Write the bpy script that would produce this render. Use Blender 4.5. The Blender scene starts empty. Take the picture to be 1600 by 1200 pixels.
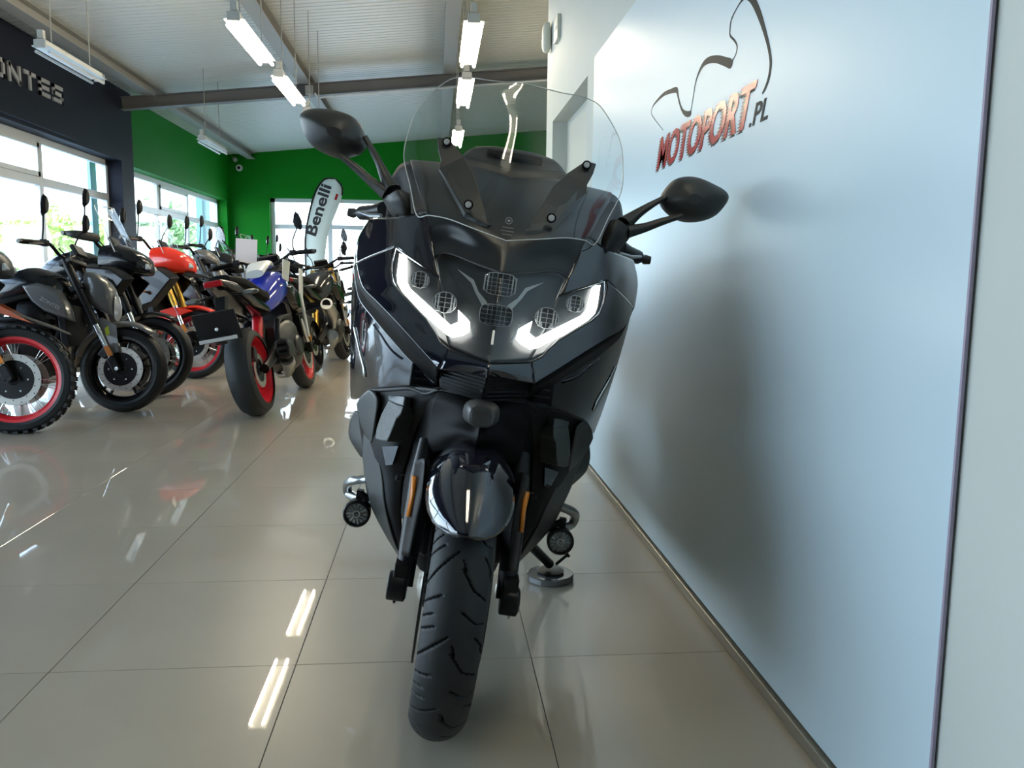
import bpy, bmesh, math, random
import numpy as np
from mathutils import Vector, Matrix, Euler
random.seed(7)
sc = bpy.context.scene
COL = sc.collection
PI = math.pi

# ---------------------------------------------------------------- camera, world, exposure
cam = bpy.data.cameras.new('camera'); camo = bpy.data.objects.new('camera', cam); COL.objects.link(camo)
cam.sensor_width = 36.0; cam.lens = 36.0 * 1303 / 1600; cam.clip_start = 0.05; cam.clip_end = 400
PITCH, YAW, ROLL, CAMH = .1298, .0918, .0107, .985
fwd = Vector((math.sin(YAW)*math.cos(PITCH), math.cos(YAW)*math.cos(PITCH), -math.sin(PITCH)))
rgt = Vector((math.cos(YAW), -math.sin(YAW), 0)); up = rgt.cross(fwd)
r2 = rgt*math.cos(ROLL) + up*math.sin(ROLL); u2 = up*math.cos(ROLL) - rgt*math.sin(ROLL)
camo.matrix_world = Matrix(((r2.x, u2.x, -fwd.x, 0), (r2.y, u2.y, -fwd.y, 0), (r2.z, u2.z, -fwd.z, CAMH), (0, 0, 0, 1)))
sc.camera = camo
sc.view_settings.view_transform = 'Standard'; sc.view_settings.look = 'None'
sc.view_settings.gamma = 1.0; sc.view_settings.use_curve_mapping = False
sc.view_settings.exposure = 0.46
try:
    sc.cycles.use_denoising = True; sc.cycles.max_bounces = 10; sc.cycles.transparent_max_bounces = 16
    sc.cycles.sample_clamp_indirect = 6.0; sc.cycles.caustics_reflective = False; sc.cycles.caustics_refractive = False
    sc.cycles.blur_glossy = 0.5
except Exception: pass
SKY = 7.0
w = bpy.data.worlds.new('world'); sc.world = w; w.use_nodes = True
nt = w.node_tree; nt.nodes.clear()
tc = nt.nodes.new('ShaderNodeTexCoord'); sp = nt.nodes.new('ShaderNodeSeparateXYZ'); cr = nt.nodes.new('ShaderNodeValToRGB')
nt.links.new(tc.outputs['Generated'], sp.inputs[0]); nt.links.new(sp.outputs['Z'], cr.inputs[0])
cr.color_ramp.elements[0].position = .0; cr.color_ramp.elements[0].color = (.80, .92, 1, 1)
cr.color_ramp.elements[1].position = .7; cr.color_ramp.elements[1].color = (.36, .62, 1, 1)
bg = nt.nodes.new('ShaderNodeBackground'); bg.inputs['Strength'].default_value = SKY
out = nt.nodes.new('ShaderNodeOutputWorld'); nt.links.new(cr.outputs[0], bg.inputs[0]); nt.links.new(bg.outputs[0], out.inputs[0])
sl = bpy.data.lights.new('sun', 'SUN'); sl.energy = 7; sl.angle = .02; sl.color = (1, .93, .8)
so = bpy.data.objects.new('sun', sl); COL.objects.link(so); so.rotation_euler = (math.radians(20), math.radians(48), 0)
TUBE = 75.0
def portal(name, c, sx, sy, rot):
    l = bpy.data.lights.new(name, 'AREA'); l.shape = 'RECTANGLE'; l.size = sx; l.size_y = sy; l.cycles.is_portal = True
    o = bpy.data.objects.new(name, l); COL.objects.link(o); o.location = c; o.rotation_euler = rot
portal('window_portal', (-5.2, 6.3, 1.4), 2.7, 15.3, (0, -PI/2, 0))
portal('window_portal', (-5.3, 18.0, 1.4), 2.7, 6.0, (0, -PI/2, 0))
portal('window_portal', (-1.9, 21.4, 1.4), 4.4, 2.7, (PI/2, 0, PI))

# ---------------------------------------------------------------- materials
def mat(name, col, rough=.5, metal=0, spec=.5, coat=0, noise=0, nscale=20, bump=0, emis=0, ecol=None, bscale=200):
    m = bpy.data.materials.new(name); m.use_nodes = True; n = m.node_tree; b = n.nodes['Principled BSDF']
    b.inputs['Base Color'].default_value = (*col, 1); b.inputs['Roughness'].default_value = rough
    b.inputs['Metallic'].default_value = metal; b.inputs['Specular IOR Level'].default_value = spec
    b.inputs['Coat Weight'].default_value = coat; b.inputs['Coat Roughness'].default_value = .03
    if emis:
        b.inputs['Emission Color'].default_value = (*(ecol or col), 1); b.inputs['Emission Strength'].default_value = emis
    t = n.nodes.new('ShaderNodeTexCoord'); nz = n.nodes.new('ShaderNodeTexNoise'); nz.inputs['Scale'].default_value = nscale
    nz.inputs['Detail'].default_value = 4; n.links.new(t.outputs['Object'], nz.inputs[0])
    if noise:
        mx = n.nodes.new('ShaderNodeMix'); mx.data_type = 'RGBA'; n.links.new(nz.outputs[0], mx.inputs[0])
        mx.inputs[6].default_value = (*[c*(1-noise) for c in col], 1); mx.inputs[7].default_value = (*[min(1, c*(1+noise)) for c in col], 1)
        n.links.new(mx.outputs[2], b.inputs['Base Color'])
    if bump:
        n2 = n.nodes.new('ShaderNodeTexNoise'); n2.inputs['Scale'].default_value = bscale; n.links.new(t.outputs['Object'], n2.inputs[0])
        bp = n.nodes.new('ShaderNodeBump'); bp.inputs['Strength'].default_value = bump; bp.inputs['Distance'].default_value = .002
        n.links.new(n2.outputs[0], bp.inputs['Height']); n.links.new(bp.outputs[0], b.inputs['Normal'])
    return m
def glassmat(name, tint, gloss=1.0, ior=1.45, rough=0.0):
    m = bpy.data.materials.new(name); m.use_nodes = True; n = m.node_tree; n.nodes.clear()
    o = n.nodes.new('ShaderNodeOutputMaterial'); tr = n.nodes.new('ShaderNodeBsdfTransparent'); tr.inputs[0].default_value = (*tint, 1)
    g = n.nodes.new('ShaderNodeBsdfGlossy'); g.inputs['Roughness'].default_value = rough; g.inputs['Color'].default_value = (gloss, gloss, gloss, 1)
    f = n.nodes.new('ShaderNodeFresnel')
    ge = n.nodes.new('ShaderNodeNewGeometry'); mi = n.nodes.new('ShaderNodeMix'); mi.inputs[2].default_value = ior; mi.inputs[3].default_value = 1/ior
    n.links.new(ge.outputs['Backfacing'], mi.inputs[0]); n.links.new(mi.outputs[0], f.inputs['IOR'])
    mx = n.nodes.new('ShaderNodeMixShader')
    n.links.new(f.outputs[0], mx.inputs[0]); n.links.new(tr.outputs[0], mx.inputs[1]); n.links.new(g.outputs[0], mx.inputs[2]); n.links.new(mx.outputs[0], o.inputs[0])
    return m
PAINT = mat('midnight_black_paint', (.008, .009, .016), .07, spec=.6, coat=1)
NAVY = mat('dark_slate_plastic', (.012, .0135, .0155), .36, spec=.35)
MATTE = mat('matte_black_plastic', (.026, .0265, .025), .42, spec=.35, bump=.15, bscale=900)
SATIN = mat('satin_dark_plastic', (.006, .0065, .007), .4, spec=.16)
BLACK = mat('black_metal', (.005, .005, .006), .38, spec=.3)
DEEP = mat('deep_black_plastic', (.0025, .0025, .003), .6, spec=.12)
RUBBER = mat('tyre_rubber', (.018, .020, .021), .55, spec=.3, noise=.15, nscale=60, bump=.15, bscale=300)
GROOVE = mat('tyre_groove_shade', (.004, .004, .004), .8, spec=.1)  # shade inside the grooves put into a darker colour, so the cuts show
CHROME = mat('chrome', (.75, .76, .78), .12, 1)
SILVER = mat('brushed_silver_metal', (.42, .43, .43), .3, 1)
DARKMET = mat('dark_grey_metal', (.06, .06, .06), .4, .7)
GOLD = mat('gold_anodised_metal', (.7, .42, .08), .35, .9)
BRONZE = mat('burnt_titanium', (.34, .27, .2), .35, .9)
ORANGE = mat('orange_reflector', (.62, .19, .01), .3, spec=.6)
REDRIM = mat('red_rim_paint', (.62, .012, .02), .3, spec=.5, coat=.3)
REDP = mat('red_paint', (.75, .03, .012), .2, coat=.6)
BLUEP = mat('blue_paint', (.012, .03, .42), .15, coat=.8)
GREYP = mat('graphite_grey_paint', (.12, .12, .115), .28, spec=.5, coat=.4, noise=.1, nscale=400)
WHITEP = mat('white_paint', (.72, .72, .7), .3, coat=.3)
BLACKP = mat('glossy_black_paint', (.006, .0065, .008), .2, spec=.4, coat=.25)
ORNP = mat('orange_paint', (.45, .09, .03), .35)
YELP = mat('yellow_green_decal', (.5, .6, .02), .4)
GLASSY = glassmat('clear_screen', (.9, .91, .9), 1, 1.5)
SMOKE = glassmat('smoked_lens_cover', (.72, .74, .75), 1, 1.45)
PANE = glassmat('window_glass', (.95, .97, .97), 1, 1.45)
LENS = mat('lamp_lens', (.55, .58, .6), .12, .25, coat=.5)
LENSD = mat('dark_lamp_lens', (.13, .135, .14), .12, .3, coat=1)
RED_L = mat('red_tail_lens', (.35, .005, .01), .15, coat=.5)
INDL = mat('smoked_indicator_lens', (.055, .06, .055), .28, spec=.6, noise=.6, nscale=700, bump=.6, bscale=500)
BOLT = mat('bright_screw_steel', (.6, .6, .58), .3, .4); DISHM = mat('bright_lamp_dish', (.34, .36, .38), .15, .5)
DRL = mat('daytime_running_light', (1, 1, 1), .3, emis=9, ecol=(1, .97, .9))
DISC = mat('brake_disc_steel', (.62, .6, .55), .3, .6)

TRIM = mat('grey_side_trim', (.045, .046, .044), .38, spec=.4)
CLOTH = mat('white_banner_cloth', (.85, .86, .84), .8); _n = CLOTH.node_tree; _b = _n.nodes['Principled BSDF']
_t = _n.nodes.new('ShaderNodeBsdfTranslucent'); _t.inputs[0].default_value = (.85, .88, .84, 1); _m = _n.nodes.new('ShaderNodeMixShader'); _m.inputs[0].default_value = .55
_n.links.new(_b.outputs[0], _m.inputs[1]); _n.links.new(_t.outputs[0], _m.inputs[2]); _n.links.new(_m.outputs[0], _n.nodes['Material Output'].inputs[0])
# ---------------------------------------------------------------- mesh helpers
def tag(o, label=None, cat=None, group=None, kind=None):
    if label: o['label'] = label
    if cat: o['category'] = cat
    if group: o['group'] = group
    if kind: o['kind'] = kind
    return o
def empty(name, loc=(0, 0, 0), rot=(0, 0, 0), label=None, cat=None, group=None):
    o = bpy.data.objects.new(name, None); COL.objects.link(o); o.location = loc; o.rotation_euler = rot
    o.empty_display_size = .1
    return tag(o, label, cat, group)
def copy_tree(o, parent=None):
    c = o.copy(); COL.objects.link(c); c.parent = parent
    for ch in [x for x in o.children]: copy_tree(ch, c)
    return c
def V3(*a): return Vector(a)
class G:
    def __init__(s): s.v = []; s.f = []; s.mi = []; s.cur = 0
    def add(s, vs, fs):
        b = len(s.v); s.v += [tuple(x) for x in vs]; s.f += [[i+b for i in f] for f in fs]; s.mi += [s.cur]*len(fs); return s
    def box(s, c, d, rot=None):
        x, y, z = [k/2 for k in d]
        vs = [V3(a*x, b*y, e*z) for a in (-1, 1) for b in (-1, 1) for e in (-1, 1)]
        if rot is not None:
            R = rot if isinstance(rot, Matrix) else Euler(rot).to_matrix()
            vs = [R @ q for q in vs]
        c = Vector(c); vs = [q + c for q in vs]
        return s.add(vs, [(0, 1, 3, 2), (4, 6, 7, 5), (0, 4, 5, 1), (2, 3, 7, 6), (0, 2, 6, 4), (1, 5, 7, 3)])
    def tube(s, pts, r, n=10, flat=1.0, closed=False, smooth=0):
        pts = [Vector(p) for p in pts]
        rs = list(r) if isinstance(r, (list, tuple)) else [r]*len(pts)
        if smooth and len(pts) > 2:
            P = [tuple(p)+(q,) for p, q in zip(pts, rs)]; P = catmull(P, smooth, closed)
            pts = [Vector(p[:3]) for p in P]; rs = [p[3] for p in P]
        m = len(pts); vs = []; prev = None
        for i, p in enumerate(pts):
            a = pts[(i-1) % m] if (i or closed) else p; b = pts[(i+1) % m] if (i < m-1 or closed) else p
            t = (b-a).normalized()
            if prev is None:
                h = V3(0, 0, 1) if abs(t.z) < .9 else V3(0, 1, 0); nx = t.cross(h).normalized()
            else:
                nx = (prev - t*prev.dot(t)).normalized()
            prev = nx; ny = t.cross(nx)
            for k in range(n):
                an = 2*PI*k/n; vs.append(p + nx*math.cos(an)*rs[i] + ny*math.sin(an)*rs[i]*flat)
        fs = []
        for i in range(m if closed else m-1):
            for k in range(n):
                a = i*n+k; b = i*n+(k+1) % n; c = ((i+1) % m)*n+(k+1) % n; d = ((i+1) % m)*n+k; fs.append((a, b, c, d))
        if not closed: fs += [tuple(range(n-1, -1, -1)), tuple(range((m-1)*n, m*n))]
        return s.add(vs, fs)
    def lathe(s, prof, c=(0, 0, 0), axis='Y', n=32, cap=True, a0=0, a1=2*PI, M=None):
        # prof: (radius, along axis)
        full = abs(a1-a0-2*PI) < 1e-6; vs = []; k = len(prof); c = Vector(c); nn = n if full else n+1
        for i in range(nn):
            a = a0+(a1-a0)*i/n
            for r, h in prof:
                p = {'Y': V3(r*math.cos(a), h, r*math.sin(a)), 'Z': V3(r*math.cos(a), r*math.sin(a), h), 'X': V3(h, r*math.cos(a), r*math.sin(a))}[axis]
                if M is not None: p = M @ p
                vs.append(p+c)
        fs = [(i*k+j, i*k+j+1, ((i+1) % nn)*k+j+1, ((i+1) % nn)*k+j) for i in range(n) for j in range(k-1)]
        if cap and full:
            if prof[0][0] > 1e-6: fs.append(tuple(i*k for i in range(nn)))
            if prof[-1][0] > 1e-6: fs.append(tuple(i*k+k-1 for i in range(nn-1, -1, -1)))
        return s.add(vs, fs)
    def prism(s, poly, plane, h0, h1, taper=1.0):
        # poly 2D points; plane 'XZ' extruded along y etc.
        cx = sum(p[0] for p in poly)/len(poly); cz = sum(p[1] for p in poly)/len(poly)
        def mk(p, h, t=1):
            a, b = cx+(p[0]-cx)*t, cz+(p[1]-cz)*t
            return {'XZ': (a, h, b), 'YZ': (h, a, b), 'XY': (a, b, h)}[plane]
        n = len(poly); vs = [mk(p, h0) for p in poly]+[mk(p, h1, taper) for p in poly]
        return s.add(vs, [tuple(range(n)), tuple(range(2*n-1, n-1, -1))]+[(i, i+n, (i+1) % n+n, (i+1) % n) for i in range(n)])
    def loft(s, secs, n=20, axis='X', pw=2.5, sub=4):
        # secs: (x, y, z, half_w, half_h) rings of superellipses along axis X
        S = catmull([tuple(q) for q in secs], sub) if sub else secs; vs = []
        for x, y, z, a, b in S:
            for k in range(n):
                t = 2*PI*k/n; c_, s_ = math.cos(t), math.sin(t)
                e1 = math.copysign(abs(c_)**(2/pw), c_)*max(a, .001); e2 = math.copysign(abs(s_)**(2/pw), s_)*max(b, .001)
                vs.append((x, y+e1, z+e2) if axis == 'X' else ((x+e1, y, z+e2) if axis == 'Y' else (x+e1, y+e2, z)))
        m = len(S); fs = [(i*n+k, i*n+(k+1) % n, (i+1)*n+(k+1) % n, (i+1)*n+k) for i in range(m-1) for k in range(n)]
        fs += [tuple(range(n)), tuple(range(m*n-1, (m-1)*n-1, -1))]
        return s.add(vs, fs)
    def xf(s, M):
        s.v = [tuple(M @ Vector(p)) for p in s.v]; return s
    def mirror(s, ax=0):
        n = len(s.v); s.v += [tuple(-c if i == ax else c for i, c in enumerate(p)) for p in s.v]
        fs = [[i+n for i in reversed(f)] for f in s.f]; s.f += fs; s.mi += list(s.mi); return s
    def mesh(s, name, mats, smooth=True, auto=35):
        me = bpy.data.meshes.new(name); me.from_pydata(s.v, [], s.f)
        if not isinstance(mats, (list, tuple)): mats = [mats]
        for m in mats: me.materials.append(m)
        me.polygons.foreach_set('material_index', s.mi)
        bm = bmesh.new(); bm.from_mesh(me); bmesh.ops.recalc_face_normals(bm, faces=bm.faces)
        for f in bm.faces: f.smooth = smooth
        if smooth and auto:
            th = math.radians(auto)
            for e in bm.edges:
                if len(e.link_faces) == 2 and e.calc_face_angle(0) > th: e.smooth = False
        bm.to_mesh(me); bm.free(); return me
    def build(s, name, mats, parent=None, smooth=True, auto=35, bevel=0, solid=0, sub=0, kind=None, label=None, off=0):
        o = bpy.data.objects.new(name, s.mesh(name, mats, smooth, auto)); COL.objects.link(o)
        if parent is not None: o.parent = parent
        if solid: q = o.modifiers.new('s', 'SOLIDIFY'); q.thickness = solid; q.offset = off
        if bevel: q = o.modifiers.new('b', 'BEVEL'); q.width = bevel; q.segments = 2; q.limit_method = 'ANGLE'; q.angle_limit = math.radians(40)
        if sub: q = o.modifiers.new('u', 'SUBSURF'); q.levels = sub; q.render_levels = sub
        if kind: o['kind'] = kind
        if label: o['label'] = label
        return o
def catmull(P, sub, closed=False):
    n = len(P); outp = []
    if n < 3: return list(P)
    rng = n if closed else n-1
    for i in range(rng):
        g = lambda j: P[j % n] if closed else P[max(0, min(n-1, j))]
        p0, p1, p2, p3 = g(i-1), g(i), g(i+1), g(i+2)
        for k in range(sub):
            t = k/sub; t2, t3 = t*t, t*t*t
            outp.append(tuple(.5*(2*b+(c-a)*t+(2*a-5*b+4*c-d)*t2+(-a+3*b-3*c+d)*t3) for a, b, c, d in zip(p0, p1, p2, p3)))
    if not closed: outp.append(tuple(P[-1]))
    return outp
def grid(rows, sub=5, lin=False):
    R = [catmull([tuple(p) for p in r], sub) if not lin else r for r in rows]
    cols = list(zip(*R)); Cc = [catmull(list(c), sub) if not lin else list(c) for c in cols]
    R = list(zip(*Cc)); m = len(R); n = len(R[0])
    return [p for r in R for p in r], [(i*n+j, i*n+j+1, (i+1)*n+j+1, (i+1)*n+j) for i in range(m-1) for j in range(n-1)]
def patch(name, rows, m, parent, sub=5, both=True, join=False, solid=.004, lin=False, auto=50, label=None, off=-1):
    """smooth surface through rows of points of the bike's own frame; both = also its mirror image"""
    vs, fs = grid(rows, sub, lin); res = []
    if join == 'smooth':
        full = [[(-p[0], p[1], p[2]) for p in reversed(list(r)[1:])]+[tuple(p) for p in r] for r in rows]
        vs, fs = grid(full, sub); me = G().add(vs, fs).mesh(name, m, True, auto); bm = bmesh.new(); bm.from_mesh(me); orient(bm); bm.to_mesh(me); bm.free()
        o = bpy.data.objects.new(name, me); COL.objects.link(o); res.append(o)
    elif join:
        g = G().add(vs, fs).mirror(0)
        g.v = [tuple(0.0 if abs(p[0]) < 1e-5 else p[0] for _ in (0,))+tuple(p[1:]) for p in g.v]
        me = g.mesh(name, m, True, auto); bm = bmesh.new(); bm.from_mesh(me); bmesh.ops.remove_doubles(bm, verts=bm.verts, dist=.0003)
        bmesh.ops.recalc_face_normals(bm, faces=bm.faces)
        orient(bm); bm.to_mesh(me); bm.free()
        o = bpy.data.objects.new(name, me); COL.objects.link(o); res.append(o)
    else:
        for sgn in ((1, -1) if both else (1,)):
            g = G().add([(p[0]*sgn, p[1], p[2]) for p in vs], fs); me = g.mesh(name, m, True, auto)
            bm = bmesh.new(); bm.from_mesh(me); orient(bm); bm.to_mesh(me); bm.free()
            o = bpy.data.objects.new(name, me); COL.objects.link(o); res.append(o)
    for o in res:
        o.parent = parent
        if solid: q = o.modifiers.new('s', 'SOLIDIFY'); q.thickness = solid; q.offset = off
        if label: o['label'] = label
    return res
def orient(bm):
    # normals face the front of the bike (towards -y)
    if sum(f.normal.y*f.calc_area() for f in bm.faces) > 0: bmesh.ops.reverse_faces(bm, faces=bm.faces)
def plate(name, pts, m, parent, both=True, thick=.01, kind=None, label=None, auto=30, join=False, bevel=0):
    """flat or slightly folded piece cut to an outline, given thickness backwards"""
    res = []
    for sgn in ((1, -1) if both else (1,)):
        bm = bmesh.new(); vs = [bm.verts.new((p[0]*sgn, p[1], p[2])) for p in pts]
        es = [bm.edges.new((vs[i], vs[(i+1) % len(vs)])) for i in range(len(vs))]
        bmesh.ops.triangle_fill(bm, use_beauty=True, use_dissolve=False, edges=es)
        bmesh.ops.recalc_face_normals(bm, faces=bm.faces); orient(bm)
        me = bpy.data.meshes.new(name); bm.to_mesh(me); bm.free(); me.materials.append(m)
        o = bpy.data.objects.new(name, me); COL.objects.link(o); o.parent = parent
        q = o.modifiers.new('s', 'SOLIDIFY'); q.thickness = thick; q.offset = -1; res.append(o)
        if bevel: q = o.modifiers.new('b', 'BEVEL'); q.width = bevel; q.segments = 2; q.limit_method = 'ANGLE'
        if kind: o['kind'] = kind
        if label: o['label'] = label
    return res
def text_geo(txt, size=1.0, shear=0.0, ext=.0, bold=.012):
    cu = bpy.data.curves.new('t', 'FONT'); cu.offset = bold; cu.body = txt; cu.size = size; cu.shear = shear; cu.extrude = ext; cu.resolution_u = 3
    o = bpy.data.objects.new('t', cu); COL.objects.link(o); dg = bpy.context.evaluated_depsgraph_get(); dg.update()
    me = bpy.data.meshes.new_from_object(o.evaluated_get(dg)); vs = [v.co.copy() for v in me.vertices]; fs = [tuple(p.vertices) for p in me.polygons]
    bpy.data.objects.remove(o); bpy.data.curves.remove(cu); bpy.data.meshes.remove(me); return vs, fs
def fit_text(txt, x0, x1, y0, y1, shear=0.0, ext=.5, bold=.012):
    vs, fs = text_geo(txt, 1, shear, ext, bold)
    a = min(v.x for v in vs); b = max(v.x for v in vs); c = min(v.y for v in vs); d = max(v.y for v in vs)
    return [V3(x0+(v.x-a)/(b-a)*(x1-x0), y0+(v.y-c)/(d-c)*(y1-y0), v.z) for v in vs], fs

# ================================================================ THE ROOM
WALLW = mat('off_white_wall_paint', (.57, .60, .565), .6, noise=.03, nscale=3, bump=.1, bscale=60)
DKWALL = mat('dark_blue_grey_wall_paint', (.010, .012, .022), .6, spec=.2, bump=.1, bscale=80)
GREENW = mat('green_wall_paint', (.004, .19, .009), .6, spec=.15, bump=.1, bscale=80)
TILE = mat('polished_porcelain_tile', (.39, .335, .255), .32, spec=.55, coat=.6, noise=.13, nscale=2.2)
TILE.node_tree.nodes['Principled BSDF'].inputs['Coat Roughness'].default_value = .018; GROUT = mat('dark_grout', (.05, .048, .045), .9)
CEILM = mat('galvanised_ceiling_sheet', (.62, .62, .57), .38, spec=.5)
STEEL = mat('grey_painted_steel', (.17, .165, .16), .5)
LSTEEL = mat('light_grey_painted_steel', (.36, .355, .33), .5)
UPVC = mat('white_window_frame', (.72, .74, .76), .35)
PANELM = mat('glossy_white_board', (.57, .70, .775), .32, spec=.6, noise=.015, nscale=2)
ALU = mat('aluminium_strip', (.32, .29, .23), .35, .6)
GREY = mat('mid_grey_edge', (.35, .3, .4), .5)

def struct(g, name, m, parent=None, **k):
    o = g.build(name, m, parent, smooth=k.pop('smooth', False), **k)
    if parent is None: o['kind'] = 'structure'
    return o
def sbox(name, lo, hi, m, parent=None, bevel=0):
    c = [(a+b)/2 for a, b in zip(lo, hi)]; d = [b-a for a, b in zip(lo, hi)]
    return struct(G().box(c, d), name, m, parent, bevel=bevel)
YN, YB = -6.0, 21.25           # near and far ends of the hall
def zc(x): return 3.80 + (x+5)*.10
# floor
fl = sbox('floor', (-5.6, YN-.2, -.12), (6.2, YB+.3, -.0025), GROUT)
tw = .5982
tb = bmesh.new(); bmesh.ops.create_cube(tb, size=1)
for v in tb.verts: v.co = Vector((v.co.x*tw, v.co.y*tw, v.co.z*.006))
bmesh.ops.bevel(tb, geom=[e for e in tb.edges if all(v.co.z > 0 for v in e.verts)], offset=.0007, segments=1, affect='EDGES')
tme = bpy.data.meshes.new('floor_tile'); tb.to_mesh(tme); tb.free(); tme.materials.append(TILE)
gx, gy = .246, 2.044
far = G(); nt_ = 0
for j in range(-13, 33):
    for i in range(-10, 10):
        x = gx+(i+.5)*.6; y = gy+(j+.5)*.6
        if x < -5.1 or x > 6 or y < YN or y > YB+.1: continue
        if -2 <= j <= 21 and i <= 0 and nt_ < 290:
            o = bpy.data.objects.new('floor_tile', tme); COL.objects.link(o); o.parent = fl; nt_ += 1
            o.location = (x, y, -.003)
        else:
            h = tw/2; far.add([(x-h, y-h, 0), (x+h, y-h, 0), (x+h, y+h, 0), (x-h, y+h, 0)], [(0, 1, 2, 3)])
ft = far.build('floor_tiles_beyond', TILE, fl, smooth=False, kind='stuff')
# ceiling: sloping roof sheets with pressed ribs running across the hall
ce = bpy.data.objects.new('ceiling', None)
g = G().add([(-5.3, YN-.2, zc(-5.3)+.06), (6.2, YN-.2, zc(6.2)+.06), (6.2, YB+.3, zc(6.2)+.06), (-5.3, YB+.3, zc(-5.3)+.06),
             (-5.3, YN-.2, zc(-5.3)+.2), (6.2, YN-.2, zc(6.2)+.2), (6.2, YB+.3, zc(6.2)+.2), (-5.3, YB+.3, zc(-5.3)+.2)],
            [(3, 2, 1, 0), (4, 5, 6, 7), (0, 1, 5, 4), (1, 2, 6, 5), (2, 3, 7, 6), (3, 0, 4, 7)])
ceil = struct(g, 'ceiling', CEILM)
pg = G(); y = 0; rows_ = []
while y < .99:
    rows_ += [(y, 0), (y+.092, 0), (y+.1, .007), (y+.117, .007)]; y += .125
rows_ += [(1.0, 0), (1.0, .05)]
vs = []
for (yy, dz) in rows_: vs += [(-5.3, yy, zc(-5.3)+dz), (6.2, yy, zc(6.2)+dz)]
pg.add(vs, [(2*i, 2*i+1, 2*i+3, 2*i+2) for i in range(len(rows_)-1)])
pme = pg.mesh('ceiling_sheet', CEILM, False)
for k in range(27):
    o = bpy.data.objects.new('ceiling_sheet', pme); COL.objects.link(o); o.parent = ceil; o.location = (0, YN+.25+k*1.004, 0)
# beams
def ibeam(name, p0, p1, h, wd, m, label):
    p0, p1 = Vector(p0), Vector(p1); d = p1-p0; L = d.length; t = d.normalized(); s = t.cross(V3(0, 0, 1)).normalized(); u = s.cross(t)
    R = Matrix((t, s, u)).transposed(); c = (p0+p1)/2
    r = empty(name, tuple(c), label=label, cat='beam', group=None)
    G().box((0, 0, h/2-.006), (L, wd, .012), R).build('flange', m, r, smooth=False)
    G().box((0, 0, -h/2+.006), (L, wd, .012), R).build('flange', m, r, smooth=False)
    G().box((0, 0, 0), (L, .014, h-.024), R).build('web', m, r, smooth=False)
    return r
for x, lb in ((-4.45, 'long steel purlin running beside the left wall under the roof'), (-2.06, 'long steel purlin above the two lit ceiling lamps at left'), (.22, 'long steel purlin above the row of lamps behind the windscreen')):
    b = ibeam('roof_beam', (x, YN, zc(x)-.075), (x, YB, zc(x)-.075), .15, .19, LSTEEL, lb)
for k, yy in enumerate((14.0,)):
    ibeam('cross_beam', (-4.88, yy, zc(-4.9)-.235), (6.0, yy, zc(6)-.235), .19, .16, STEEL, 'grey steel beam crossing the whole hall from the dark wall')
bt = G().box((-1.98, 13.86, zc(-2)-.26), (.12, .06, .14)).build('junction_box', LSTEEL, None, smooth=False, bevel=.004)
tag(bt, 'small grey electrical box fixed on the cross beam', 'junction box')
g = G().tube([(-1.9, 13.88, zc(-2)-.3), (-1.84, 13.88, zc(-2)-.37), (-1.7, 13.88, zc(-1.7)-.375), (6, 13.88, zc(6)-.355)], .016, 8)
tag(g.build('conduit_pipe', UPVC), 'thin white conduit running under the grey cross beam', 'pipe')

# walls on the left: dark part with the lettering, green part behind
ZS, ZT = .12, 2.70
def wall_open(name, m, x, y0, y1, openings, depth, th=.3):
    """wall in the plane x with openings (ya, yb); reveals depth deep; a solid slab of thickness th"""
    g = G(); top = zc(x)+.1; prev = y0
    for a, b in openings:
        if a > prev: g.box((x-th/2, (prev+a)/2, top/2), (th, a-prev, top))
        g.box((x-th/2, (a+b)/2, (ZT+top)/2), (th, b-a, top-ZT)); g.box((x-th/2, (a+b)/2, ZS/2), (th, b-a, ZS)); prev = b
    if prev < y1: g.box((x-th/2, (prev+y1)/2, top/2), (th, y1-prev, top))
    return struct(g, name, m)
wall_open('wall_left_front', DKWALL, -4.9, YN, 14.43, [(-1.2, 13.9)], .25)
wall_open('wall_left_rear', GREENW, -5.0, 14.43, YB+.3, [(14.6, 20.98)], .25)
def window(name, x, ys, ya, yb, zt=2.13, opener=None):
    """white framed glazing in the plane x; ys = mullion centres"""
    fr = struct(G().box((x, (ya+yb)/2, ZT-.045), (.07, yb-ya, .09)).box((x, (ya+yb)/2, ZS+.045), (.07, yb-ya, .09))
                .box((x, ya+.04, (ZS+ZT)/2), (.07, .08, ZT-ZS)).box((x, yb-.04, (ZS+ZT)/2), (.07, .08, ZT-ZS)), name, UPVC)
    for y in ys: G().box((x, y, (ZS+ZT)/2), (.075, .11, ZT-ZS-.1)).build('mullion', UPVC, fr, smooth=False, bevel=.006)
    ed = [ya+.08]+[q for y in ys for q in (y-.055, y+.055)]+[yb-.08]
    for a, b in zip(ed[::2], ed[1::2]):
        G().box((x, (a+b)/2, zt), (.075, b-a, .11)).build('transom', UPVC, fr, smooth=False, bevel=.006)
        for z0, z1 in ((ZS+.09, zt-.055), (zt+.055, ZT-.09)):
            s = .035 if (z0 > 1 and opener and a < opener < b) else .0
            if s:
                G().box((x+.03, (a+b)/2, z0+.03), (.05, b-a, .06)).box((x+.03, (a+b)/2, z1-.03), (.05, b-a, .06)).box((x+.03, a+.03, (z0+z1)/2), (.05, .06, z1-z0)).box((x+.03, b-.03, (z0+z1)/2), (.05, .06, z1-z0)).build('sash', UPVC, fr, smooth=False)
            G().box((x, (a+b)/2, (z0+z1)/2), (.006, b-a, z1-z0)).build('pane', PANE, fr, smooth=False)
    return fr
window('window_1', -5.15, [-.6+2.175*k for k in range(1, 6)]+[11.63], -1.2, 13.9, opener=10.6)
window('window_2', -5.25, [16.6, 18.5], 14.6, 20.98, zt=2.1, opener=17.5)
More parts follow.
